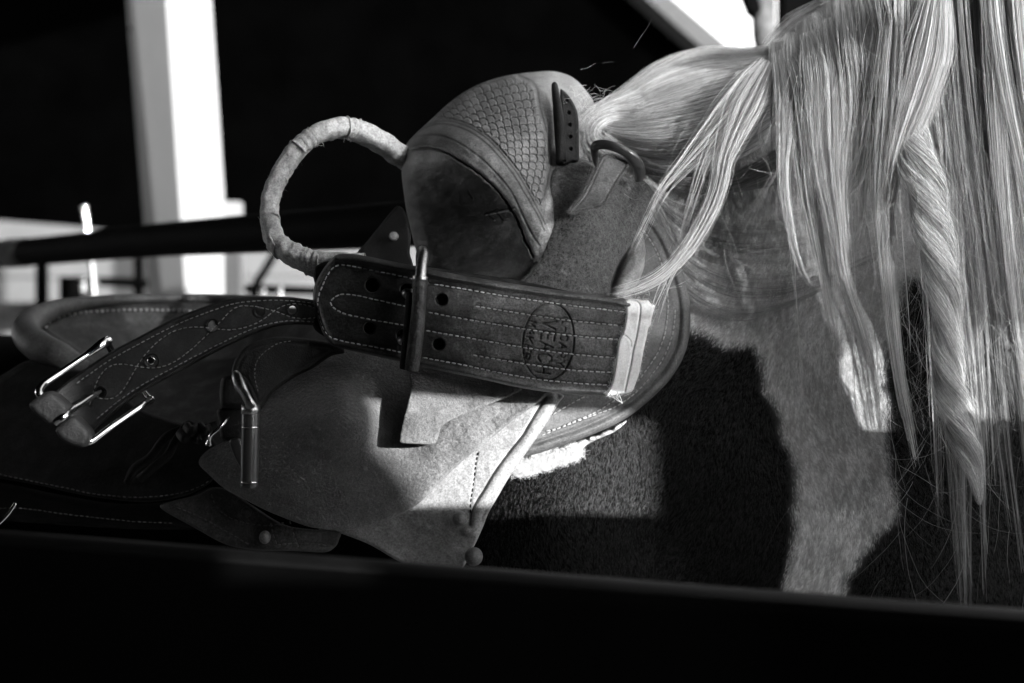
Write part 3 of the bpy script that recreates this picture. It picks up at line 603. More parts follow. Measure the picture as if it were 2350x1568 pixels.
# ------------------------------------------------------------------ saddle
saddle = thing('bronc_saddle', 'worn tooled leather bronc saddle with scale patterned swell on the horse', 'saddle', (-.12, 1.45, 1.15))
sw_o = c1([(835, 440), (865, 398), (920, 345), (980, 290), (1050, 225), (1130, 165), (1220, 118), (1310, 87), (1400, 68), (1500, 56), (1600, 52), (1680, 72), (1735, 108), (1780, 160), (1815, 215), (1825, 300), (1815, 420), (1790, 560), (1720, 750), (1640, 950), (1560, 1100), (1400, 1200), (1150, 1180), (960, 1120), (900, 1020), (865, 900), (838, 780), (825, 690), (814, 600), (814, 520)])
swd = rbf([(921, 400, 1.315), (935, 340, 1.31), (1000, 262, 1.34), (1100, 192, 1.385), (1200, 166, 1.40), (1268, 163, 1.41), (1330, 195, 1.405), (1362, 240, 1.39), (1040, 322, 1.262), (1130, 385, 1.235), (1190, 480, 1.225), (1218, 560, 1.228), (1215, 625, 1.24),
           (960, 330, 1.30), (1080, 262, 1.30), (1160, 262, 1.285), (1180, 210, 1.335), (1240, 210, 1.335), (1240, 300, 1.268), (1200, 350, 1.25), (1260, 400, 1.258), (1290, 260, 1.305), (1300, 400, 1.275), (1350, 380, 1.33),
           (940, 480, 1.33), (960, 560, 1.34), (1020, 620, 1.33), (1100, 640, 1.30), (1000, 450, 1.290), (1040, 400, 1.262), (1080, 500, 1.275), (1130, 560, 1.268), (1160, 500, 1.243), (1180, 600, 1.252)])
ctr = (960, 600)
bord_r = c1([(1440, 70), (1500, 100), (1530, 150), (1550, 240), (1575, 330), (1592, 420), (1605, 520), (1590, 620), (1570, 700), (1562, 800)])
seam = spline(c1([(835, 470), (880, 455), (950, 447), (1010, 458), (1060, 480), (1120, 520), (1180, 560), (1240, 605), (1300, 665), (1350, 720), (1385, 770), (1420, 830), (1450, 910), (1470, 960), (1500, 1020)]), 6)
g1_ = spline(c1([(840, 430), (880, 395), (950, 385), (1010, 388), (1080, 410), (1150, 450), (1230, 510), (1310, 590), (1370, 660), (1410, 730), (1450, 820), (1490, 900), (1530, 960)]), 6)
g2_ = spline(c1([(870, 400), (930, 350), (1000, 328), (1080, 335), (1170, 370), (1250, 425), (1330, 510), (1400, 600), (1460, 700), (1520, 800), (1555, 880)]), 6)
g3_ = spline(c1([(880, 385), (940, 335), (1010, 312), (1090, 318), (1180, 352), (1265, 410), (1345, 495), (1415, 585), (1475, 685), (1530, 785), (1560, 850)]), 6)
g4_ = spline(c1([(1425, 72), (1490, 105), (1520, 150), (1535, 240), (1560, 330), (1580, 420), (1592, 520), (1575, 620), (1556, 700)]), 6)
def scales(U, V, pr=12.4, pa=22., rho=15.2):
    r = np.hypot(U - ctr[0], V - ctr[1]); th = np.arctan2(V - ctr[1], U - ctr[0]); s = th * 330
    best = np.full(U.shape, -1.); row = np.floor(r / pr)
    out = np.zeros(U.shape); done = np.zeros(U.shape, bool)
    for k in (-1, 0, 1):      # lower rows lie on top
        j = row + k; rc = j * pr; off = (j % 2) * .5
        sc = 330. / np.maximum(rc, 200)
        for c in (-1, 0, 1):
            a = (np.round((s / pa) - off) + off + c) * pa
            jit = (((a * 12.9898 + j * 78.233) % 1) - .5) * 2.0
            dx = (s - a) / sc; dy = r - rc - jit; dd = np.hypot(dx * 1.12, dy) / rho
            hit = (dd < 1) & ~done; val = (.75 + .25 * dd) * (1 - ss(.80, .95, dd))
            out = np.where(hit, val, out); done |= hit
    return out
def sw_h(U, V, E):
    r = np.hypot(U - ctr[0], V - ctr[1]); d2 = pdist(U, V, g2_); d3 = pdist(U, V, g3_); d4 = pdist(U, V, g4_)
    # region right of g3 and left of border
    reg = inside(U, V, np.vstack([g3_, np.array(bord_r)[::-1] - [8, 0], [(1180, 150), (1050, 190), (930, 290)]]))
    de = np.minimum(d3, d4); m_ = reg * ss(5, 9, de)
    h = .0024 * m_ * scales(U, V)
    for gg, a, w_ in ((g1_, .0007, 2.2), (g2_, .0008, 1.8), (g3_, .0007, 1.6), (g4_, .0007, 1.8)):
        h = h - a * np.exp(-(pdist(U, V, gg) / w_) ** 2)
    h = h - .0006 * np.exp(-(pdist(U, V, spline(bord_r, 6)) / 1.8) ** 2)
    sd = pdist(U + noise(U, V, 14, 2) * 3, V + noise(U, V, 14, 3) * 3, seam)
    h = h - .0022 * np.exp(-(sd / 2.0) ** 2) + .0012 * np.exp(-((sd - 7) / 6) ** 2)
    # creases and wear in the hollow face
    h = h + (.0016 * noise(U, V, 90, 4) + .0005 * noise(U, V, 16, 1)) * (1 - m_)
    for q in ([(1115, 492), (1150, 485), (1180, 478)], [(1120, 490), (1135, 505)], [(1140, 485), (1158, 508)], [(1085, 455), (1075, 440)]):
        h = h - .0012 * np.exp(-(pdist(U, V, q) / 2) ** 2)
    return h
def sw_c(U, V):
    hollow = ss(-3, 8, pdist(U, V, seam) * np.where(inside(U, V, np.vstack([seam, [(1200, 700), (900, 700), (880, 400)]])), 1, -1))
    c = 1 - hollow * np.clip(.55 - .5 * noise(U, V, 60, 5) - .35 * noise(U, V, 14, 2), .1, .9) - .25 * hollow * ss(-40, 60, (1060 - U) + (V - 470) * .6 + noise(U, V, 40, 1) * 40)  # darker hollow leather, with shade painted into its lower left
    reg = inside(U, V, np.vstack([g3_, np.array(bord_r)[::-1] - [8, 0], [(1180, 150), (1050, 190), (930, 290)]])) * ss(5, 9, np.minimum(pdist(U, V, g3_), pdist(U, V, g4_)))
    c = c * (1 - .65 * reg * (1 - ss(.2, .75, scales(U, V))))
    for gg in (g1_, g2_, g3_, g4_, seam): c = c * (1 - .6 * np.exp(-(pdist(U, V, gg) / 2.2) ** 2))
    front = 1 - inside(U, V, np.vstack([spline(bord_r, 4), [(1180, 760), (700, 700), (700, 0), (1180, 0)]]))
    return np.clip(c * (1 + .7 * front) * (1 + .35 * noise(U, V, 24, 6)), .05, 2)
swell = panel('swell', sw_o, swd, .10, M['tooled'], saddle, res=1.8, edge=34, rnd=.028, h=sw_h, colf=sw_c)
# front skirt with double stitching
ring_o = [(1400, 440), (1455, 462), (1492, 488), (1525, 525), (1552, 580), (1572, 640), (1584, 705), (1582, 770), (1568, 820), (1540, 868), (1500, 910), (1455, 948), (1405, 978), (1340, 1006), (1280, 1026), (1215, 1046), (1120, 1060), (1150, 900), (1250, 700), (1300, 560)]
rd = rbf([(1400, 450, 1.335), (1500, 500, 1.335), (1580, 700, 1.318), (1540, 870, 1.30), (1400, 980, 1.283), (1215, 1046, 1.275), (1300, 800, 1.285), (1450, 700, 1.30), (1200, 900, 1.275)])
edge_line = resample(spline(ring_o, 8, True), 3, True)
st_a = spline(c2([(2045, 28), (2095, 100), (2130, 170), (2160, 260), (2180, 350), (2188, 450), (2182, 540), (2165, 640), (2125, 740), (2070, 820), (2010, 900), (1940, 960), (1860, 1020), (1760, 1080), (1640, 1130), (1540, 1175), (1450, 1212)]), 6)
st_b = spline(c2([(2228, 470), (2222, 560), (2205, 640), (2160, 750), (2105, 830), (2040, 910), (1960, 980), (1870, 1035), (1760, 1075), (1660, 1112), (1560, 1150), (1460, 1172)]), 6) + [0, 6]
st_c = spline(c2([(1710, 985), (1640, 1020), (1580, 1055), (1520, 1090)]), 4)
def ring_h(U, V, E):
    h = .0022 * np.exp(-((E - 13) / 7) ** 2) - .0018 * np.exp(-((E - 25) / 3) ** 2) + .001 * np.exp(-((E - 36) / 6) ** 2)
    for g in (st_a, st_b, st_c): h = h - .0008 * np.exp(-(pdist(U, V, g) / 2) ** 2)
    h = h + .0018 * np.exp(-((E - 27 - 0) / 60) ** 2) * 0 + .0009 * noise(U, V, 50, 3)
    return h
panel('front_skirt', ring_o, rd, .016, M['skirt'], saddle, res=3, edge=6, rnd=.004, h=ring_h)
stitches([st_a, st_b, st_c], lambda u, v: rd(u, v) - .0002, M['thread'], saddle, L=9, gap=3.5, name='skirt_stitching')
# wool lining under the skirt
fl_o = [(1180, 1040), (1250, 1030), (1330, 1012), (1400, 985), (1440, 965), (1412, 990), (1372, 1008), (1346, 1022), (1325, 1038), (1300, 1047), (1276, 1052), (1250, 1062), (1225, 1070), (1205, 1076), (1185, 1078), (1172, 1066)]
panel('wool_lining', fl_o, const(1.296), .02, M['fleece'], saddle, res=3, edge=10, rnd=.006, h=lambda U, V, E: .007 * noise(U, V, 16, 2))
S = []
fo = resample(fl_o[8:], 1.0)
for i in range(8000):
    p = fo[rng.integers(0, len(fo))] + rng.normal(0, 6.5, 2) + [0, -1]; a = rng.uniform(0, 6.28); u, v = p; d = 1.292 + rng.normal(0, .003); row = []
    for k in range(7): row.append(P(u, v, d)); u += math.cos(a) * 2.6; v += math.sin(a) * 2.6; a += rng.normal(0, .9)
    S.append(row)
hair('wool_fibres', np.array(S), .00009, M['wool'], saddle, kind='stuff')
# pale roll between pad and skirt
rl_o = c2([(2035, 50), (2052, 90), (2056, 170), (2048, 250), (2020, 320), (1985, 380), (1960, 450), (1860, 460), (1850, 400), (1880, 300), (1910, 200), (1950, 120), (2000, 70)])
panel('gullet_roll', rl_o, const(1.268), .03, M['pale'], saddle, res=3, edge=24, rnd=.014)
# leather panel below, welt, rivets
sm_o = c4([(2290, 150), (2265, 200), (2180, 340), (2110, 440), (1985, 620), (1920, 730), (1862, 830), (1835, 900), (1800, 980), (1760, 1060), (1712, 1150), (1650, 1190), (1400, 1130), (1180, 1010), (1000, 940), (900, 900), (1300, 700), (1700, 450), (2000, 220), (2150, 130)])
smd = rbf([(1290, 905, 1.25), (1220, 1020, 1.245), (1120, 1190, 1.245), (1050, 1300, 1.25), (900, 1230, 1.262), (760, 1200, 1.262), (1000, 1100, 1.25), (1150, 950, 1.255)])
welt = spline(c4([(2195, 165), (2150, 230), (2090, 330), (2060, 380), (1980, 480), (1900, 590), (1840, 690), (1790, 770), (1765, 830), (1755, 900)]), 6)
sdash = spline(c4([(1805, 480), (1790, 560), (1780, 640), (1768, 720), (1758, 800), (1765, 850)]), 4)
def sm_h(U, V, E):
    d = pdist(U, V, welt); right = 1 - inside(U, V, np.vstack([welt, [(900, 1300), (900, 800), (1250, 800)]]))
    h = -.003 * np.exp(-(d / 2.2) ** 2) + .0022 * right * np.sin(np.clip(d / 26, 0, 1) * np.pi) ** .7 - .0008 * np.exp(-(pdist(U, V, sdash) / 2) ** 2)
    return h + .0012 * noise(U, V, 70, 2) + .0004 * noise(U, V, 12, 5)
panel('lower_panel', sm_o, smd, .007, M['smooth'], saddle, res=2.5, edge=5, h=sm_h, raw=False)
stitches([sdash], smd, M['dark'], saddle, L=8, gap=4, name='panel_stitching')
dome('rivet', *c4([(1697, 860)])[0], 1.239, 17, .0045, M['skirt'], saddle); dome('rivet', *c4([(1778, 1080)])[0], 1.238, 21, .006, M['skirt'], saddle)
# big suede fender
fe_o = c4([(250, 470), (380, 400), (440, 330), (480, 240), (540, 150), (620, 90), (740, 20), (900, -60), (1100, -120), (1500, -60), (2000, 60), (2220, 120), (2195, 155), (2120, 215), (2000, 300), (1850, 425), (1750, 500), (1650, 590), (1550, 690), (1480, 760), (1400, 815), (1300, 865), (1150, 912), (1000, 928), (850, 912), (750, 880), (600, 820), (480, 760), (350, 690), (255, 605), (200, 540)])
fed = rbf([(460, 1060, 1.27), (560, 1000, 1.25), (640, 900, 1.255), (760, 820, 1.262), (620, 1120, 1.235), (760, 1205, 1.235), (900, 1200, 1.237), (960, 1150, 1.232), (780, 1050, 1.218), (820, 980, 1.206), (815, 925, 1.215), (870, 1010, 1.222), (900, 940, 1.242), (950, 980, 1.238),
           (900, 1080, 1.224), (1000, 1030, 1.216), (1080, 1010, 1.216), (1050, 1080, 1.232), (1120, 1040, 1.236), (1190, 985, 1.238), (1250, 910, 1.24), (1100, 900, 1.25), (1000, 850, 1.262), (900, 840, 1.265), (700, 960, 1.222)])
def fe_h(U, V, E):
    wr = np.exp(-((V - 985 - .0 * U + .35 * (U - 1080)) / 22) ** 2) * ss(1010, 1060, U) * (1 - ss(1130, 1180, U))
    return -.0012 * np.exp(-((E - 12) / 2.5) ** 2) * ss(1000, 1050, U) + .0016 * noise(U, V, 120, 6, 2) + .0022 * wr * noise(U, V, 9, 2, 2) + .0007 * noise(U, V, 10, 3, 2) * ss(880, 980, U)
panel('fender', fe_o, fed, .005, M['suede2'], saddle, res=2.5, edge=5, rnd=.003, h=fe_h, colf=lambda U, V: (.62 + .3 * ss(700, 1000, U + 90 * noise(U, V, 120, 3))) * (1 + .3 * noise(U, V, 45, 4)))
fl2 = c4([(1450, 0), (1420, 110), (1400, 200), (1372, 300), (1354, 400), (1360, 425), (1430, 431), (1545, 434), (1572, 400), (1590, 340), (1640, 300), (1800, 230), (2000, 150), (2060, 90), (1900, -20)])
fld = rbf([(936, 1016, 1.199), (994, 1018, 1.209), (950, 930, 1.200), (1010, 960, 1.208), (1060, 930, 1.222), (1180, 890, 1.232), (1000, 850, 1.225), (1150, 850, 1.24), (960, 850, 1.222)])
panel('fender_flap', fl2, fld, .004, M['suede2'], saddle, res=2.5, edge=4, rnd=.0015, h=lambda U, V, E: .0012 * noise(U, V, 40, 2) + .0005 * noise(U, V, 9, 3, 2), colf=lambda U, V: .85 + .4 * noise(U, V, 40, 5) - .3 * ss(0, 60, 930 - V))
# seat, cantle, rear jockey, rigging leather on the left
se_o = [(60, 770), (110, 740), (300, 712), (520, 705), (700, 705), (820, 690), (900, 620), (960, 640), (1000, 760), (900, 900), (700, 980), (560, 1060), (470, 1040), (330, 985), (200, 930), (100, 860)]
sed = rbf([(120, 740, 1.62), (500, 710, 1.62), (300, 860, 1.50), (500, 930, 1.42), (700, 800, 1.42), (650, 980, 1.33), (900, 700, 1.40), (200, 930, 1.45), (80, 820, 1.55)])
panel('seat', se_o, sed, .03, mat('seat_leather', .03, .7, .4, 50, .5, 500, .2, wear=.5, wcol=.1, wscale=50), saddle, res=5, edge=10, rnd=.006, h=lambda U, V, E: .0015 * noise(U, V, 60, 2))
ca_o = c3([(250, 470), (160, 395), (100, 330), (90, 270), (130, 222), (250, 190), (400, 168), (600, 158), (900, 160), (1100, 166), (1250, 180), (1300, 230), (1200, 330), (1000, 400), (700, 500), (520, 520), (400, 500)])
cad = rbf([(60, 730, 1.56), (300, 690, 1.60), (560, 690, 1.60), (130, 820, 1.47), (300, 830, 1.52), (500, 760, 1.56), (240, 850, 1.46)])
cst = spline(c3([(232, 300), (262, 262), (330, 238), (450, 218), (640, 208), (800, 208), (960, 213), (1060, 222)]), 6) + [0, 7]
def ca_h(U, V, E):
    d = pdist(U, V, cst); ins = inside(U, V, np.vstack([cst, [(560, 800), (260, 860), (180, 800)]]))
    return -.01 * ins * ss(0, 40, d) + .002 * np.exp(-((d - 5) / 4) ** 2) + .001 * noise(U, V, 30, 3)
cant = panel('cantle', ca_o, cad, .03, mat('cantle_leather', .07, .7, .35, 60, .6, 500, .3, wear=.6, wcol=.13, wscale=60, fibre=3), saddle, res=3.5, edge=8, rnd=.006, h=ca_h)
stitches([cst], lambda u, v: cad(u, v) - .004, M['thread'], saddle, L=7.5, gap=5, wpx=3.4, name='cantle_stitching')
tube('cantle_roll', uvd([(680, 690, 1.60), (500, 684, 1.60), (330, 685, 1.59), (215, 693, 1.57), (130, 708, 1.54), (75, 735, 1.51), (60, 765, 1.48), (92, 797, 1.46), (140, 822, 1.45), (195, 850, 1.45)]), [.003, .0035, .004, .0055, .008, .011, .0125, .0135, .013, .008], M['skirt'], saddle, sides=24)
cs2 = spline([(62, 795), (90, 825), (130, 850), (160, 858)], 5)
rj_o = c3([(-300, 700), (-200, 640), (0, 560), (150, 480), (300, 520), (500, 560), (700, 720), (850, 780), (1000, 830), (1100, 900), (1100, 1000), (1085, 1090), (1000, 1150), (900, 1185), (750, 1205), (600, 1195), (400, 1165), (200, 1120), (0, 1085), (-300, 1050)])
rjd = rbf([(-100, 900, 1.44), (60, 830, 1.45), (250, 900, 1.40), (450, 1000, 1.34), (480, 1090, 1.31), (330, 1145, 1.31), (100, 1110, 1.35), (-100, 1080, 1.38)])
rst = spline(c3([(-60, 1050), (100, 1085), (250, 1115), (350, 1135), (450, 1158), (560, 1172), (700, 1180), (850, 1170), (960, 1148), (1030, 1120), (1065, 1098)]), 5)
def rj_h(U, V, E):
    x = U / 15.; y = (V + .18 * (U - 300)) / 11.; a = np.round(y); xx = x + .5 * (a % 2); fx = xx - np.round(xx); fy = y - a
    cellr = np.maximum(np.abs(fx) * 1.0 + np.abs(fy) * .5, np.abs(fy) * 1.0); reg = ss(-10, 10, (V - (1075 - .15 * (U - 250)))) * (E > 28) * ss(150, 200, U)
    return -.0009 * np.exp(-((cellr - .47) / .07) ** 2) * reg - .001 * np.exp(-(pdist(U, V, rst) / 2.5) ** 2) + .002 * np.exp(-((E - 6) / 5) ** 2)
panel('rear_jockey', rj_o, rjd, .008, M['dark'], saddle, res=3, edge=8, rnd=.003, h=rj_h)
stitches([rst, spline(c3([(-60, 1240), (100, 1235), (300, 1262), (500, 1285), (700, 1305), (900, 1312)]), 4) * 0 + spline(c3([(-60, 1240), (100, 1235), (300, 1262), (500, 1285), (700, 1305), (900, 1312)]), 4)], lambda u, v: np.minimum(rjd(u, v), 1.318 + (450 - u) * 2e-4) - .002, M['thread2'], saddle, L=8, gap=4, wpx=1.3, name='rear_stitching')
panel('rear_skirt', c3([(-300, 1090), (0, 1110), (300, 1170), (600, 1215), (900, 1200), (1080, 1130), (1150, 1200), (1100, 1330), (900, 1345), (600, 1340), (300, 1320), (0, 1300), (-300, 1280)]), rbf([(-100, 1150, 1.40), (200, 1180, 1.365), (480, 1180, 1.32), (300, 1210, 1.335), (0, 1190, 1.37)]), .01, M['dark'], saddle, res=5, edge=7, rnd=.003, h=lambda U, V, E: -.001 * np.exp(-((E - 16) / 3) ** 2))
rg_o = c3([(820, 1235), (880, 1200), (1000, 1170), (1090, 1130), (1180, 1150), (1300, 1230), (1450, 1320), (1600, 1345), (1735, 1345), (1730, 1400), (1705, 1440), (1650, 1462), (1500, 1455), (1300, 1450), (1150, 1420), (1000, 1340)])
rgd = rbf([(390, 1160, 1.285), (490, 1120, 1.28), (650, 1220, 1.255), (770, 1240, 1.262), (700, 1265, 1.258), (500, 1230, 1.27)])
rows = [spline(c3([(905, 1232), (980, 1262), (1060, 1300), (1140, 1345), (1200, 1380), (1270, 1420)]), 4), spline(c3([(1080, 1165), (1092, 1205), (1130, 1255), (1190, 1292), (1270, 1315), (1370, 1325), (1450, 1310)]), 4), spline(c3([(1382, 1310), (1395, 1370), (1412, 1420)]), 4), spline(c3([(1415, 1425), (1500, 1415), (1600, 1418), (1700, 1430)]), 4), spline(c3([(1478, 1300), (1500, 1370), (1525, 1440)]), 4)]
panel('rigging_leather', rg_o, rgd, .007, M['belt'], saddle, res=3, edge=6, rnd=.003, h=lambda U, V, E: sum(-.0009 * np.exp(-(pdist(U, V, r) / 2.2) ** 2) for r in rows) + .0008 * noise(U, V, 40, 2))
stitches(rows, rgd, M['thread2'], saddle, L=9.5, gap=4, name='rigging_stitching')
dome('rivet', *c3([(1352, 1385)])[0], 1.247, 15, .004, M['skirt'], saddle, sq=.85); dome('rivet', *c3([(1258, 1258)])[0], 1.252, 12, .003, M['dark'], saddle)
# gullet corner plate with a rivet behind the fork
gp_o = c1([(560, 1030), (640, 930), (720, 830), (778, 762), (800, 755), (818, 765), (838, 800), (850, 850), (862, 920), (856, 1000), (868, 1080), (760, 1110), (600, 1090)])
panel('corner_plate', gp_o, rbf([(820, 590, 1.30), (912, 475, 1.30), (940, 600, 1.27), (880, 600, 1.28), (900, 540, 1.285)]), .007, M['dark'], saddle, res=2.5, edge=7, rnd=.004)
dome('rivet', *c1([(772, 912)])[0], 1.276, 11, .004, M['skirt'], saddle, flat=True)
# leather thongs
for pts in ([(430, 975, 1.285), (405, 1010, 1.28), (385, 1045, 1.277), (350, 1075, 1.275), (320, 1100, 1.28)], [(420, 985, 1.285), (380, 1005, 1.285), (345, 1050, 1.29), (310, 1075, 1.295), (292, 1110, 1.30)], [(500, 975, 1.27), (460, 985, 1.27), (430, 975, 1.28), (440, 1000, 1.28), (480, 1010, 1.275)]):
    tube('thong', uvd(pts), .0034, M['dark'], saddle, sides=10, flat=.5)
for (u, v) in ((440, 985), (425, 1000), (455, 1002), (470, 985)):
    tube('thong_knot', uvd([(u - 12, v - 6, 1.272), (u, v + 6, 1.262), (u + 12, v - 4, 1.272)]), .004, M['dark'], saddle, sides=10, flat=.7)
# ------------------------------------------------------------------ suede wrap with buckle
wrap = thing('suede_wrap', 'rough dark suede wrap over the fork, held by a buckled tab', 'wrap', P(1370, 680, 1.25))
wr_o = c1([(1650, 515), (1700, 502), (1760, 508), (1820, 535), (1900, 575), (1990, 598), (2060, 615), (2105, 650), (2122, 700), (2110, 770), (2075, 850), (2030, 930), (1985, 990), (1940, 1060), (1905, 1150), (1890, 1230), (1750, 1290), (1500, 1260), (1400, 1200), (1455, 1135), (1520, 1060), (1560, 970), (1575, 850), (1580, 740), (1582, 660), (1600, 580)])
wrd = rbf([(1265, 380, 1.262), (1310, 362, 1.272), (1400, 395, 1.27), (1490, 440, 1.285), (1480, 510, 1.275), (1430, 600, 1.255), (1400, 670, 1.235), (1255, 500, 1.236), (1240, 590, 1.225), (1210, 650, 1.225), (1320, 460, 1.235), (1390, 500, 1.238), (1330, 560, 1.224), (1300, 640, 1.222), (1400, 560, 1.24)])
panel('suede_pad', wr_o, wrd, .009, M['suede'], wrap, res=2.5, edge=9, rnd=.006, h=lambda U, V, E: .0015 * noise(U, V, 60, 2) + .0006 * noise(U, V, 7, 3, 2) + .003 * np.exp(-((V - 590 + .6 * (U - 1330)) / 25) ** 2) * ss(1250, 1300, U) * 0)
tab_o = c8([(950, 800), (1010, 790), (1100, 815), (1165, 850), (1160, 900), (1120, 960), (1070, 1040), (1020, 1120), (985, 1190), (950, 1225), (880, 1250), (780, 1270), (690, 1288), (655, 1280), (690, 1235), (750, 1170), (800, 1090), (840, 1010), (880, 920), (915, 850)])
tbd = rbf([(1385, 357, 1.222), (1440, 370, 1.226), (1365, 430, 1.214), (1410, 440, 1.214), (1330, 470, 1.208), (1385, 465, 1.206), (1305, 488, 1.205), (1380, 478, 1.203)])
tab = panel('tab', tab_o, tbd, .0045, M['skirt'], wrap, res=2, edge=4, rnd=.002, h=lambda U, V, E: -.0009 * np.exp(-((E - 7) / 1.5) ** 2) + .0005 * noise(U, V, 12, 2))
def fuzz(name, line, d, n, m, par, L=5, out=4):
    S = []; l = resample(line, 1.0, True)
    for i in range(n):
        p = l[rng.integers(0, len(l))] + rng.normal(0, 2.0, 2); a = rng.uniform(0, 6.28); u, v = p; dd = float(d(u, v)) - .0005; row = []
        for k in range(5): row.append(P(u, v, dd - .0003 * k)); u += math.cos(a) * L / 5; v += math.sin(a) * L / 5; a += rng.normal(0, .6)
        S.append(row)
    return hair(name, np.array(S), .00006, m, par, kind='stuff')
fuzz('tab_fuzz', spline(tab_o, 6, True), tbd, 3200, M['fuzz2'], wrap)
fuzz('pad_fuzz', spline(wr_o, 6, True), wrd, 3200, M['fuzz'], wrap)
# fibres over the pad's face
def facefuzz(name, poly, d, n, m, par, L=7, rad=.00005, drop=1.0):
    p = np.array(poly); U = rng.uniform(p[:, 0].min(), p[:, 0].max(), n); V_ = rng.uniform(p[:, 1].min(), p[:, 1].max(), n); k = inside(U, V_, resample(spline(poly, 6, True), 4, True)) & (pdist(U, V_, poly, True) > 6); U = U[k]; V_ = V_[k]
    D = d(U, V_); a = rng.uniform(0, 6.28, len(U)); l = L * rng.uniform(.5, 1.2, len(U)); S = np.zeros((len(U), 4, 3))
    for j in range(4):
        S[:, j] = P(U + np.cos(a) * l * j / 3, V_ + np.sin(a) * l * j / 3, D - .0003 - .0012 * np.sin(np.pi * j / 3 * .8) * rng.uniform(.4, 1, len(U))); a = a + rng.normal(0, .5, len(U))
    return hair(name, S, rad, m, par, kind='stuff')
facefuzz('pad_nap', wr_o, wrd, 26000, M['fuzz'], wrap)
facefuzz('fender_nap', fe_o, lambda u, v: fed(u, v) - fe_h(u, v, 30), 60000, M['fuzz2'], saddle, L=6)
facefuzz('flap_nap', fl2, lambda u, v: fld(u, v) - .0012 * noise(u, v, 40, 2), 9000, M['fuzz2'], saddle, L=6)
dr = uvd([(a, b, d) for (a, b), d in zip(c8([(905, 900), (885, 830), (873, 745), (900, 712), (960, 706), (1040, 725), (1130, 765), (1200, 815), (1245, 880), (1262, 950), (1255, 1000)]), [1.262, 1.252, 1.232, 1.226, 1.222, 1.218, 1.218, 1.22, 1.226, 1.24, 1.258])])
tube('buckle_ring', dr, [.0022, .0024, .0026, .0024, .0023, .0023, .0023, .0026, .0028, .0028, .0024], M['blackmetal'], wrap, sides=14, flat=1.5)
ps = thing('perforated_strap', 'narrow dark perforated strap running down the front of the fork', 'strap', P(1310, 360, 1.29))
pso = c8([(585, 240), (620, 255), (670, 310), (715, 390), (735, 460), (742, 560), (742, 700), (742, 840), (690, 850), (600, 860), (600, 640), (598, 480), (588, 350)])
psd = rbf([(1290, 205, 1.33), (1310, 300, 1.288), (1318, 365, 1.266), (1328, 300, 1.296), (1296, 300, 1.286)])
panel('strap', pso, psd, .005, M['dark'], ps, res=1.8, edge=4, rnd=.002, holes=[(*c8([q])[0], 3.6) for q in ((635, 340), (655, 438), (662, 540), (668, 640), (672, 745))], h=lambda U, V, E: .0008 * np.exp(-((E - 5) / 2) ** 2))
panel('hole_backing', [(a - 0, b) for a, b in pso], lambda U, V: psd(U, V) + .0051, .002, M['dark'], ps, res=3, edge=2)  # dark sheet added behind the holes to stand in for their shade
tube('edge_strip', uvd([(a, b, d) for (a, b), d in zip(c8([(536, 210), (548, 300), (562, 400), (572, 500), (580, 620), (588, 740), (592, 860)]), [1.325, 1.30, 1.285, 1.275, 1.268, 1.262, 1.258])]), [.0025, .0032, .0036, .004, .004, .004, .004], M['dark'], ps, sides=12, flat=1.4)
# ------------------------------------------------------------------ stirrup loop
stir = thing('stirrup', 'round stirrup loop wrapped in pale peeling rawhide standing up behind the belt', 'stirrup', P(690, 640, 1.25))
sp = c1([(1000, 640), (900, 560), (810, 495), (700, 420), (595, 368), (500, 352), (400, 370), (310, 425), (230, 510), (170, 605), (132, 700), (120, 790), (132, 880), (180, 960), (260, 1020), (360, 1052), (480, 1060), (620, 1075)])
sdv = [1.36, 1.345, 1.33, 1.315, 1.305, 1.297, 1.29, 1.285, 1.28, 1.276, 1.272, 1.268, 1.262, 1.256, 1.25, 1.244, 1.238, 1.235]
g = spline([(a, b, c) for (a, b), c in zip(sp, sdv)], 14); p3 = P(g[:, 0], g[:, 1], g[:, 2]); n = len(p3)
T, N_, B_ = frames(p3); rs = 28; a = np.arange(rs) / rs * 2 * np.pi
# section: outer bevelled face toward the viewer and an inner band
ctr3 = P(765, 460, 1.28)
rad_dir = p3 - ctr3; rad_dir -= (rad_dir * T).sum(1)[:, None] * T; rad_dir /= np.linalg.norm(rad_dir, axis=1)[:, None]; dep = np.cross(T, rad_dir)
hw = .0068; hd = .0105
V = np.zeros((n, rs, 3)); idx = np.arange(n)
sa = np.sign(np.cos(a)) * np.abs(np.cos(a)) ** .62; sb = np.sign(np.sin(a)) * np.abs(np.sin(a)) ** .62
II, AA = np.meshgrid(idx * 1., a, indexing='ij')
bmp = noise(II * 5 + 900, AA * 26, 26, 2) * .17 + noise(II * 5, AA * 26, 70, 4) * .12 + .0 * ((II * .11 + AA * .35) % 1 > .86)
V = p3[:, None] + rad_dir[:, None] * (hw * sa[None] * (1 + bmp))[..., None] + dep[:, None] * (hd * sb[None] * (1 + bmp))[..., None]
F = []
for i in range(n - 1):
    for k in range(rs): F.append((i * rs + k, i * rs + (k + 1) % rs, (i + 1) * rs + (k + 1) % rs, (i + 1) * rs + k))
F.append(tuple(range(rs))); F.append(tuple((n - 1) * rs + k for k in range(rs))[::-1])
obj('bow', V.reshape(-1, 3), F, M['raw'], stir)
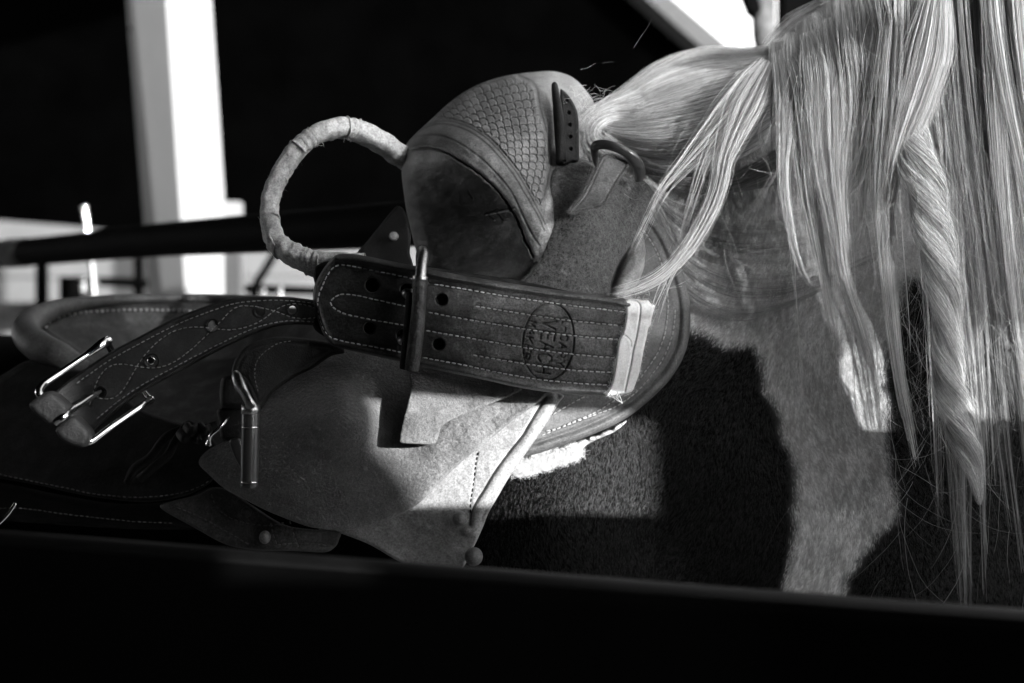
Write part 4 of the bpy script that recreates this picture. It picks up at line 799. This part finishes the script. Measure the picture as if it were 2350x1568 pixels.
for i0, w_, ln in ((60, .9, 9), (92, 1.1, 14), (118, 1.0, 10), (150, .8, 12), (176, 1.1, 9), (205, 1.0, 12)):   # loose wraps of rawhide
    ring_v = []; ring_f = []
    q = 16
    for s_ in range(ln):
        i = min(i0 + s_, n - 1); lf = 1.07 + .05 * math.sin(s_ * 1.3 + i0) + (.10 if s_ in (0, ln - 1) else 0)
        for k in range(q):
            an = -2.4 + 2.9 * k / (q - 1) + i0 * .4 + .05 * s_; ca = math.copysign(abs(math.cos(an)) ** .62, math.cos(an)); sb_ = math.copysign(abs(math.sin(an)) ** .62, math.sin(an))
            e = lf + rng.normal(0, .012); ring_v.append(p3[i] + rad_dir[i] * hw * ca * e + dep[i] * hd * sb_ * e)
    for s_ in range(ln - 1):
        for k in range(q - 1): ring_f.append((s_ * q + k, s_ * q + k + 1, (s_ + 1) * q + k + 1, (s_ + 1) * q + k))
    o = obj('rawhide_turn', ring_v, ring_f, M['raw'], stir); md_ = o.modifiers.new('t', 'SOLIDIFY'); md_.thickness = .0007
S = flyaways(60, 0, 0, 1, 1, 1.27, 12, 0)
for i in range(60):
    j = rng.integers(20, n - 20); S[i] += (p3[j] + rad_dir[j] * hw * rng.choice([-1, 1]) - S[i, 0])
hair('frayed_fibres', S, .00008, M['mane'], stir, kind='stuff')
# ------------------------------------------------------------------ wide belt
belt = thing('stirrup_leather', 'wide dark leather strap, maker stamp and rows of pale stitching, canvas bound end', 'strap', P(1100, 900, 1.2))
b_top = c2([(300, 165), (400, 168), (560, 198), (740, 236), (900, 268), (1050, 295), (1200, 320), (1350, 343), (1500, 365), (1650, 383), (1800, 400), (1900, 415), (1960, 430)])
b_right = c2([(1980, 480), (1950, 640), (1925, 780), (1885, 900), (1860, 965)])
b_bot = c2([(1840, 975), (1700, 972), (1500, 958), (1300, 925), (1100, 880), (900, 840), (780, 812), (600, 772), (450, 738), (300, 702)])
b_left = c2([(250, 680), (205, 615), (172, 520), (152, 430), (158, 350), (200, 265), (250, 200)])
bo = b_top + b_right + b_bot + b_left
bld = rbf([(720, 700, 1.212), (780, 590, 1.208), (790, 800, 1.212), (950, 640, 1.192), (950, 850, 1.196), (1200, 660, 1.186), (1200, 880, 1.192), (1350, 700, 1.190), (1480, 700, 1.205), (1430, 900, 1.212), (1350, 850, 1.194)])
R = {}
R[0] = spline(c2([(1935, 497), (1700, 470), (1500, 443), (1200, 398), (1000, 363), (820, 335)]), 8)
R['0b'] = spline(c2([(725, 308), (600, 280), (500, 262), (400, 240), (300, 228), (250, 262), (212, 330), (182, 410), (180, 490), (205, 580), (245, 638), (300, 660), (450, 690), (580, 714), (700, 738)]), 8)
R['0c'] = spline(c2([(785, 760), (1000, 800), (1150, 832), (1300, 862), (1500, 892), (1700, 910), (1850, 918)]), 8)
R[1] = spline(c2([(1085, 465), (1300, 500), (1600, 545), (1925, 577)]), 8)
R[2] = spline(c2([(815, 500), (1000, 535), (1300, 585), (1600, 630), (1905, 657)]), 8)
R[3] = spline(c2([(800, 605), (1000, 640), (1300, 692), (1600, 736), (1885, 762)]), 8)
R[4] = spline(c2([(1070, 745), (1300, 785), (1600, 828), (1870, 846)]), 8)
R[5] = spline(c2([(690, 467), (600, 448), (500, 425), (400, 403), (320, 396), (280, 410), (250, 440), (270, 475), (330, 508), (420, 528), (500, 545), (600, 562), (690, 577)]), 8)
# stamped mark: lettering as strokes
GL = {'V': [[(0, 1), (.5, 0), (1, 1)]], 'E': [[(1, 1), (0, 1), (0, 0), (1, 0)], [(0, .5), (.8, .5)]], 'A': [[(0, 0), (.5, 1), (1, 0)], [(.2, .38), (.8, .38)]],
      'C': [[(.95, .82), (.7, 1), (.3, 1), (.05, .7), (.05, .3), (.3, 0), (.7, 0), (.95, .18)]], 'H': [[(0, 0), (0, 1)], [(1, 0), (1, 1)], [(0, .5), (1, .5)]],
      'M': [[(0, 0), (.1, 1), (.5, .3), (.9, 1), (1, 0)]], 'K': [[(0, 0), (0, 1)], [(1, 1), (0, .42)], [(.25, .58), (1, 0)]], 'R': [[(0, 0), (0, 1), (.7, 1), (.95, .8), (.9, .6), (.7, .48), (0, .48)], [(.5, .48), (1, 0)]],
      'Y': [[(0, 1), (.5, .5), (1, 1)], [(.5, .5), (.5, 0)]], 'L': [[(0, 1), (0, 0), (.9, 0)]], '.': [[(.4, .02), (.55, .02)]], '-': [[(.2, .5), (.8, .5)]]}
def text(s, u0, v0, u1, v1, hgt, wid=.7):
    """runs from (u0,v0) to (u1,v1) (letter starts); letter tops to the right"""
    out = []; D_ = np.array([u1 - u0, v1 - v0], float); L_ = np.linalg.norm(D_); D_ /= L_; Nn = np.array([D_[1], -D_[0]])
    pitch = L_ / (len(s) - 1)
    for i, ch in enumerate(s):
        for st in GL[ch]: out.append(np.array([np.array([u0, v0]) + D_ * (i * pitch + x * pitch * wid) + Nn * (y - .5) * hgt for x, y in st]))
    return out
strokes = text('VEACH', 1261, 736, 1248, 838, 31, .72)
strokes_s = text('MAKER', 1222, 738, 1208, 812, 16, .68) + text('L-CARY', 1300, 730, 1286, 828, 17, .66)
ths = np.linspace(0, 2 * np.pi, 90); eu = 59 * np.cos(ths); ev = 89 * np.sin(ths); el = np.stack([1258 + eu * .995 - ev * .09, 785 + ev * .995 + eu * .09], -1)
holes_b = [(*c2([q])[0], r) for q, r in (((490, 345), 15.5), ((688, 372), 14), ((668, 632), 14), ((475, 590), 13), ((888, 428), 12.5), ((872, 683), 13))]
top_line = resample(b_top, 4); 
def belt_h(U, V, E):
    dt = pdist(U, V, top_line); db = pdist(U, V, resample(b_bot, 4))
    h = .0052 * np.exp(-((dt - 11) / 7.5) ** 2) + .0028 * np.exp(-((db - 8) / 7) ** 2) + .002 * np.exp(-((pdist(U, V, resample(b_left, 4)) - 6) / 5) ** 2)
    for k, r in R.items():
        d = pdist(U, V, r); h = h - .0011 * np.exp(-(d / 2.0) ** 2) - .0003 * np.exp(-(d / 6) ** 2)
    for s in strokes: h = h - .0016 * np.exp(-(pdist(U, V, s) / 1.9) ** 4)
    for s in strokes_s: h = h - .0013 * np.exp(-(pdist(U, V, s) / 1.5) ** 4)
    h = h - .0016 * np.exp(-(pdist(U, V, el) / 1.9) ** 4) - .0005 * (((U - 1258) / 59) ** 2 + ((V - 785) / 89) ** 2 < 1)
    h = h + .0009 * noise(U, V, 70, 2, 2) + .00025 * noise(U, V, 9, 3, 2)
    return h
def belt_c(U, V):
    c = .32 + .95 * ss(1010, 1130, U + noise(U, V, 60, 3) * 60) * (1 + .4 * noise(U, V, 35, 4))  # left end coloured darker, painting the shade on the strap
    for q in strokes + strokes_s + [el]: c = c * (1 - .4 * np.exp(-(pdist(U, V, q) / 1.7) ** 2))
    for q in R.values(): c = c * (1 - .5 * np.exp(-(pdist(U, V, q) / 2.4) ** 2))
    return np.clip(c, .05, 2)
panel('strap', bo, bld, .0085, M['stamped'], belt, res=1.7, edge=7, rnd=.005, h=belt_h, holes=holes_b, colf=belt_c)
panel('hole_backing', [(a, b) for a, b in c2([(300, 200), (1800, 440), (1800, 940), (300, 670), (200, 450)])], lambda U, V: bld(U, V) + .0086, .003, M['dark'], belt, res=8, edge=4)
stitches(list(R.values()), lambda u, v: bld(u, v) + .0004, M['thread'], belt, L=10, gap=3.5)
cl_o = c2([(1945, 432), (1990, 424), (2040, 428), (2072, 430), (2090, 450), (2112, 462), (2104, 500), (2095, 530), (2088, 570), (2072, 600), (2066, 640), (2060, 660), (2052, 700), (2040, 760), (2025, 840), (2005, 900), (1985, 948), (1960, 962), (1900, 972), (1834, 982), (1850, 940), (1872, 880), (1885, 800), (1895, 730), (1905, 660), (1925, 620), (1940, 560), (1948, 500)])
csm = spline(c2([(1975, 425), (2010, 440), (2028, 470), (2022, 540), (2005, 640), (1985, 720), (1975, 790), (1955, 880), (1938, 965)]), 6)
cfold = spline(c2([(1925, 630), (1950, 640), (1972, 665), (1978, 700)]), 4)
cld = lambda U, V: bld(U, V) - .0042
canv = panel('canvas_binding', cl_o, cld, .0135, M['cloth'], belt, res=1.7, edge=5, rnd=.004, h=lambda U, V, E: -.0018 * np.exp(-(pdist(U, V, csm) / 1.7) ** 2) - .001 * np.exp(-(pdist(U, V, cfold) / 1.5) ** 2) + .0009 * noise(U, V, 26, 2, 2) + .0003 * np.sin(U * 1.9) * np.sin(V * 1.9))
fuzz('frayed_edge', spline(cl_o, 6, True), lambda u, v: cld(u, v) + .001, 700, M['wool'], belt, L=9)
tube('loose_thread', uvd([(1412, 910, 1.200), (1424, 922, 1.195), (1428, 926, 1.195), (1424, 914, 1.196), (1416, 900, 1.198)]), .0003, M['thread'], belt, sides=6)
tube('loose_thread', uvd([(1400, 905, 1.200), (1412, 916, 1.195), (1426, 924, 1.194)]), .0003, M['thread'], belt, sides=6)
tube('loose_thread', uvd([(1474, 688, 1.20), (1480, 676, 1.197), (1490, 678, 1.196), (1488, 668, 1.195)]), .0004, M['thread'], belt, sides=6)
# buckle bar across the belt
bkl = node_obj('buckle', bpy.data.meshes.new('buckle'), None, belt)
bpy.data.objects.remove(bkl)
tube('buckle_loop', uvd([(968, 665, 1.215), (966, 600, 1.208), (968, 578, 1.196), (972, 582, 1.182), (968, 610, 1.174), (965, 640, 1.170)]), [.0036, .0038, .0038, .0038, .004, .0042], M['steel'], belt, sides=18)
tube('bar_cap', uvd([(965, 634, 1.170), (964, 643, 1.170)]), .0053, M['steel'], belt, sides=20, sm=3)
tube('buckle_bar', uvd([(964, 641, 1.170), (961, 700, 1.169), (956, 760, 1.170), (950, 810, 1.172), (945, 848, 1.176)]), [.0050, .0048, .0052, .0052, .0048], M['wornblack'], belt, sides=20)
tube('bar_sleeve', uvd([(948, 672, 1.177), (943, 740, 1.177), (937, 800, 1.179), (932, 846, 1.182)]), [.0048, .005, .005, .0046], M['dark'], belt, sides=16)
for (u, v) in c2([(693, 392), (670, 660)]):
    pr = tube('prong', uvd([(u - 4, v + 1, 1.196), (u - 3, v, 1.188), (u, v, 1.180), (u + 12, v - 1, 1.179)]), [.0022, .0034, .0037, .003], M['steel'], belt, sides=14)
# ------------------------------------------------------------------ left buckled strap
ls = thing('buckled_strap', 'curving dark strap with crossed wave stitching and a chromed buckle, left', 'strap', P(300, 900, 1.2))
topl = spline(c3([(1640, 178), (1500, 160), (1350, 155), (1200, 165), (1100, 188), (900, 262), (700, 365), (560, 440), (440, 520), (330, 600), (230, 690)]), 10)
botl = spline(c3([(1640, 305), (1520, 298), (1430, 305), (1300, 345), (1100, 440), (900, 548), (750, 630), (640, 705), (560, 770), (470, 850), (400, 930)]), 10)
lo_ = np.vstack([topl, botl[::-1]]); cl_ = (topl + botl) / 2
lsd = rbf([(730, 690, 1.235), (730, 745, 1.235), (600, 690, 1.215), (600, 750, 1.213), (400, 770, 1.19), (400, 830, 1.185), (250, 860, 1.165), (280, 920, 1.16), (120, 950, 1.14), (190, 1020, 1.14)])
def lp(t, w): # t along 0..1 from the right, w across -1..1
    x = np.asarray(t) * (len(topl) - 1); i = np.arange(len(topl)); T_ = np.stack([np.interp(x, i, topl[:, k]) for k in (0, 1)], -1); B2 = np.stack([np.interp(x, i, botl[:, k]) for k in (0, 1)], -1)
    return T_ * (1 - (np.asarray(w)[..., None] + 1) / 2) + B2 * (np.asarray(w)[..., None] + 1) / 2
tt = np.linspace(.0, .86, 200); ph = tt * 2 * np.pi * 2.35 + .3
LR = [lp(tt, tt * 0 - .74), lp(tt, tt * 0 + .74), lp(tt, .55 * np.sin(ph)), lp(tt, -.55 * np.sin(ph))]
lh = [(*c3([q])[0], r) for q, r in (((1085, 305), 12.5), ((773, 484), 14), ((1325, 230), 10), ((1492, 222), 9), ((512, 645), 11))]
panel('strap', lo_, lsd, .0075, M['dark'], ls, res=2.2, edge=6, rnd=.0035, raw=True, holes=lh, h=lambda U, V, E: .0012 * np.exp(-((E - 6) / 4) ** 2) + sum(-.0009 * np.exp(-(pdist(U, V, r[::2]) / 2) ** 2) for r in LR))
stitches(LR, lsd, M['thread2'], ls, L=8.5, gap=4, wpx=1.3)
dome('hole_plug', *c3([(773, 484)])[0], 1.205, 9, .002, M['chrome'], ls, flat=True)
fr = uvd([(a, b, d) for (a, b), d in zip(c3([(548, 383), (520, 398), (440, 455), (330, 530), (240, 590), (212, 615), (200, 650), (240, 700), (330, 790), (420, 880), (445, 896), (480, 885), (560, 825), (640, 770), (720, 715), (768, 682)]), [1.165, 1.155, 1.15, 1.14, 1.13, 1.125, 1.12, 1.12, 1.12, 1.12, 1.12, 1.122, 1.13, 1.14, 1.15, 1.165])])
tube('buckle_frame', fr, [.0036, .0034, .0022, .0022, .0024, .0025, .0026, .0025, .0025, .0025, .0022, .0024, .0024, .0022, .0024, .003], M['chrome'], ls, sides=14)
tube('buckle_bar', uvd([(a, b, d) for (a, b), d in zip(c3([(545, 385), (600, 480), (700, 600), (768, 682)]), [1.168, 1.20, 1.20, 1.168])]), .0024, M['chrome'], ls, sides=10)
tube('prong', uvd([(a, b, d) for (a, b), d in zip(c3([(516, 640), (450, 680), (365, 735), (330, 765), (290, 790)]), [1.16, 1.142, 1.122, 1.11, 1.112])]), [.0022, .0022, .0024, .0028, .004], M['chrome'], ls, sides=12)
for pts in ([(150, 715), (190, 670), (245, 640), (300, 670), (348, 722), (330, 760), (270, 805), (225, 790)], [(285, 835), (320, 800), (372, 765), (420, 805), (458, 855), (450, 900), (420, 925), (345, 905), (300, 870)]):
    panel('chape', c3(pts), const(1.108), .022, M['dark'], ls, res=2.5, edge=13, rnd=.006)
# ------------------------------------------------------------------ small dark buckle in the middle
mb = thing('roller_buckle', 'dark upright roller buckle hanging from a looped strap left of the suede fender', 'buckle', P(575, 1120, 1.2))
panel('looped_strap', c3([(1190, 560), (1185, 520), (1215, 450), (1270, 400), (1340, 375), (1450, 360), (1700, 390), (1760, 440), (1690, 460), (1600, 520), (1500, 570), (1400, 640), (1340, 720), (1310, 760), (1290, 700), (1240, 600)]), rbf([(540, 860, 1.215), (600, 790, 1.215), (760, 800, 1.24), (600, 920, 1.215), (690, 860, 1.235)]), .008, M['dark'], mb, res=3, edge=8, rnd=.005, h=lambda U, V, E: -.0009 * np.exp(-((E - 14) / 2.5) ** 2))
stitches([spline(c3([(1318, 640), (1300, 560), (1310, 490), (1350, 440), (1420, 395), (1500, 380)]), 4)], rbf([(540, 860, 1.212), (600, 790, 1.212), (760, 800, 1.237), (600, 920, 1.212), (690, 860, 1.232)]), M['thread2'], mb, L=6, gap=4, wpx=1.0)
panel('keeper', c9([(1535, 235), (1560, 195), (1640, 180), (1690, 220), (1715, 300), (1720, 390), (1690, 418), (1600, 420), (1540, 405), (1528, 320)]), const(1.19), .022, M['dark'], mb, res=2.5, edge=12, rnd=.007)
panel('lower_block', c9([(1520, 420), (1690, 425), (1690, 640), (1620, 650), (1540, 630), (1525, 520)]), const(1.20), .02, M['dark'], mb, res=3, edge=9, rnd=.006)
panel('side_plate', c9([(1600, 640), (1680, 640), (1690, 840), (1670, 830), (1620, 730)]), const(1.198), .006, M['blackmetal'], mb, res=2.5, edge=4)
tube('arm', uvd([(a, b, d) for (a, b), d in zip(c9([(1636, 180), (1648, 205), (1672, 260), (1700, 310), (1730, 365), (1752, 405)]), [1.19, 1.176, 1.172, 1.17, 1.168, 1.17])]), [.0028, .004, .0046, .0036, .0034, .0042], M['steel'], mb, sides=14, flat=.7)
tube('roller', uvd([(575.5, 946, 1.176), (574.5, 1000, 1.176), (573, 1060, 1.177), (572, 1118, 1.178)]), .0061, M['blackmetal'], mb, sides=28)
tube('roller_cap', uvd([(575.5, 930, 1.176), (575.5, 950, 1.176)]), .0066, M['steel'], mb, sides=8, sm=2)
for v in (979, 1105): tube('roller_band', uvd([(575 - (v - 979) / 80., v, 1.176), (575 - (v - 979) / 80., v + 2.5, 1.176)]), .0064, M['chrome'], mb, sides=28, sm=2)
tube('prong', uvd([(a, b, d) for (a, b), d in zip(c9([(1592, 478), (1560, 520), (1510, 570), (1470, 605), (1458, 640), (1454, 668)]), [1.19, 1.184, 1.182, 1.182, 1.184, 1.186])]), [.0012, .0014, .0013, .0013, .0014, .0024], M['chrome'], mb, sides=10)
for q in ((1942, 186), (1885, 232)): dome('stud', *c9([q])[0], 1.228, 4.2, .002, M['chrome'], mb)
tube('curb_hook', uvd([(a, b, 1.25) for a, b in c3([(80, 1210), (50, 1255), (10, 1300), (-40, 1340)])]), .0014, M['chrome'], ls, sides=8)
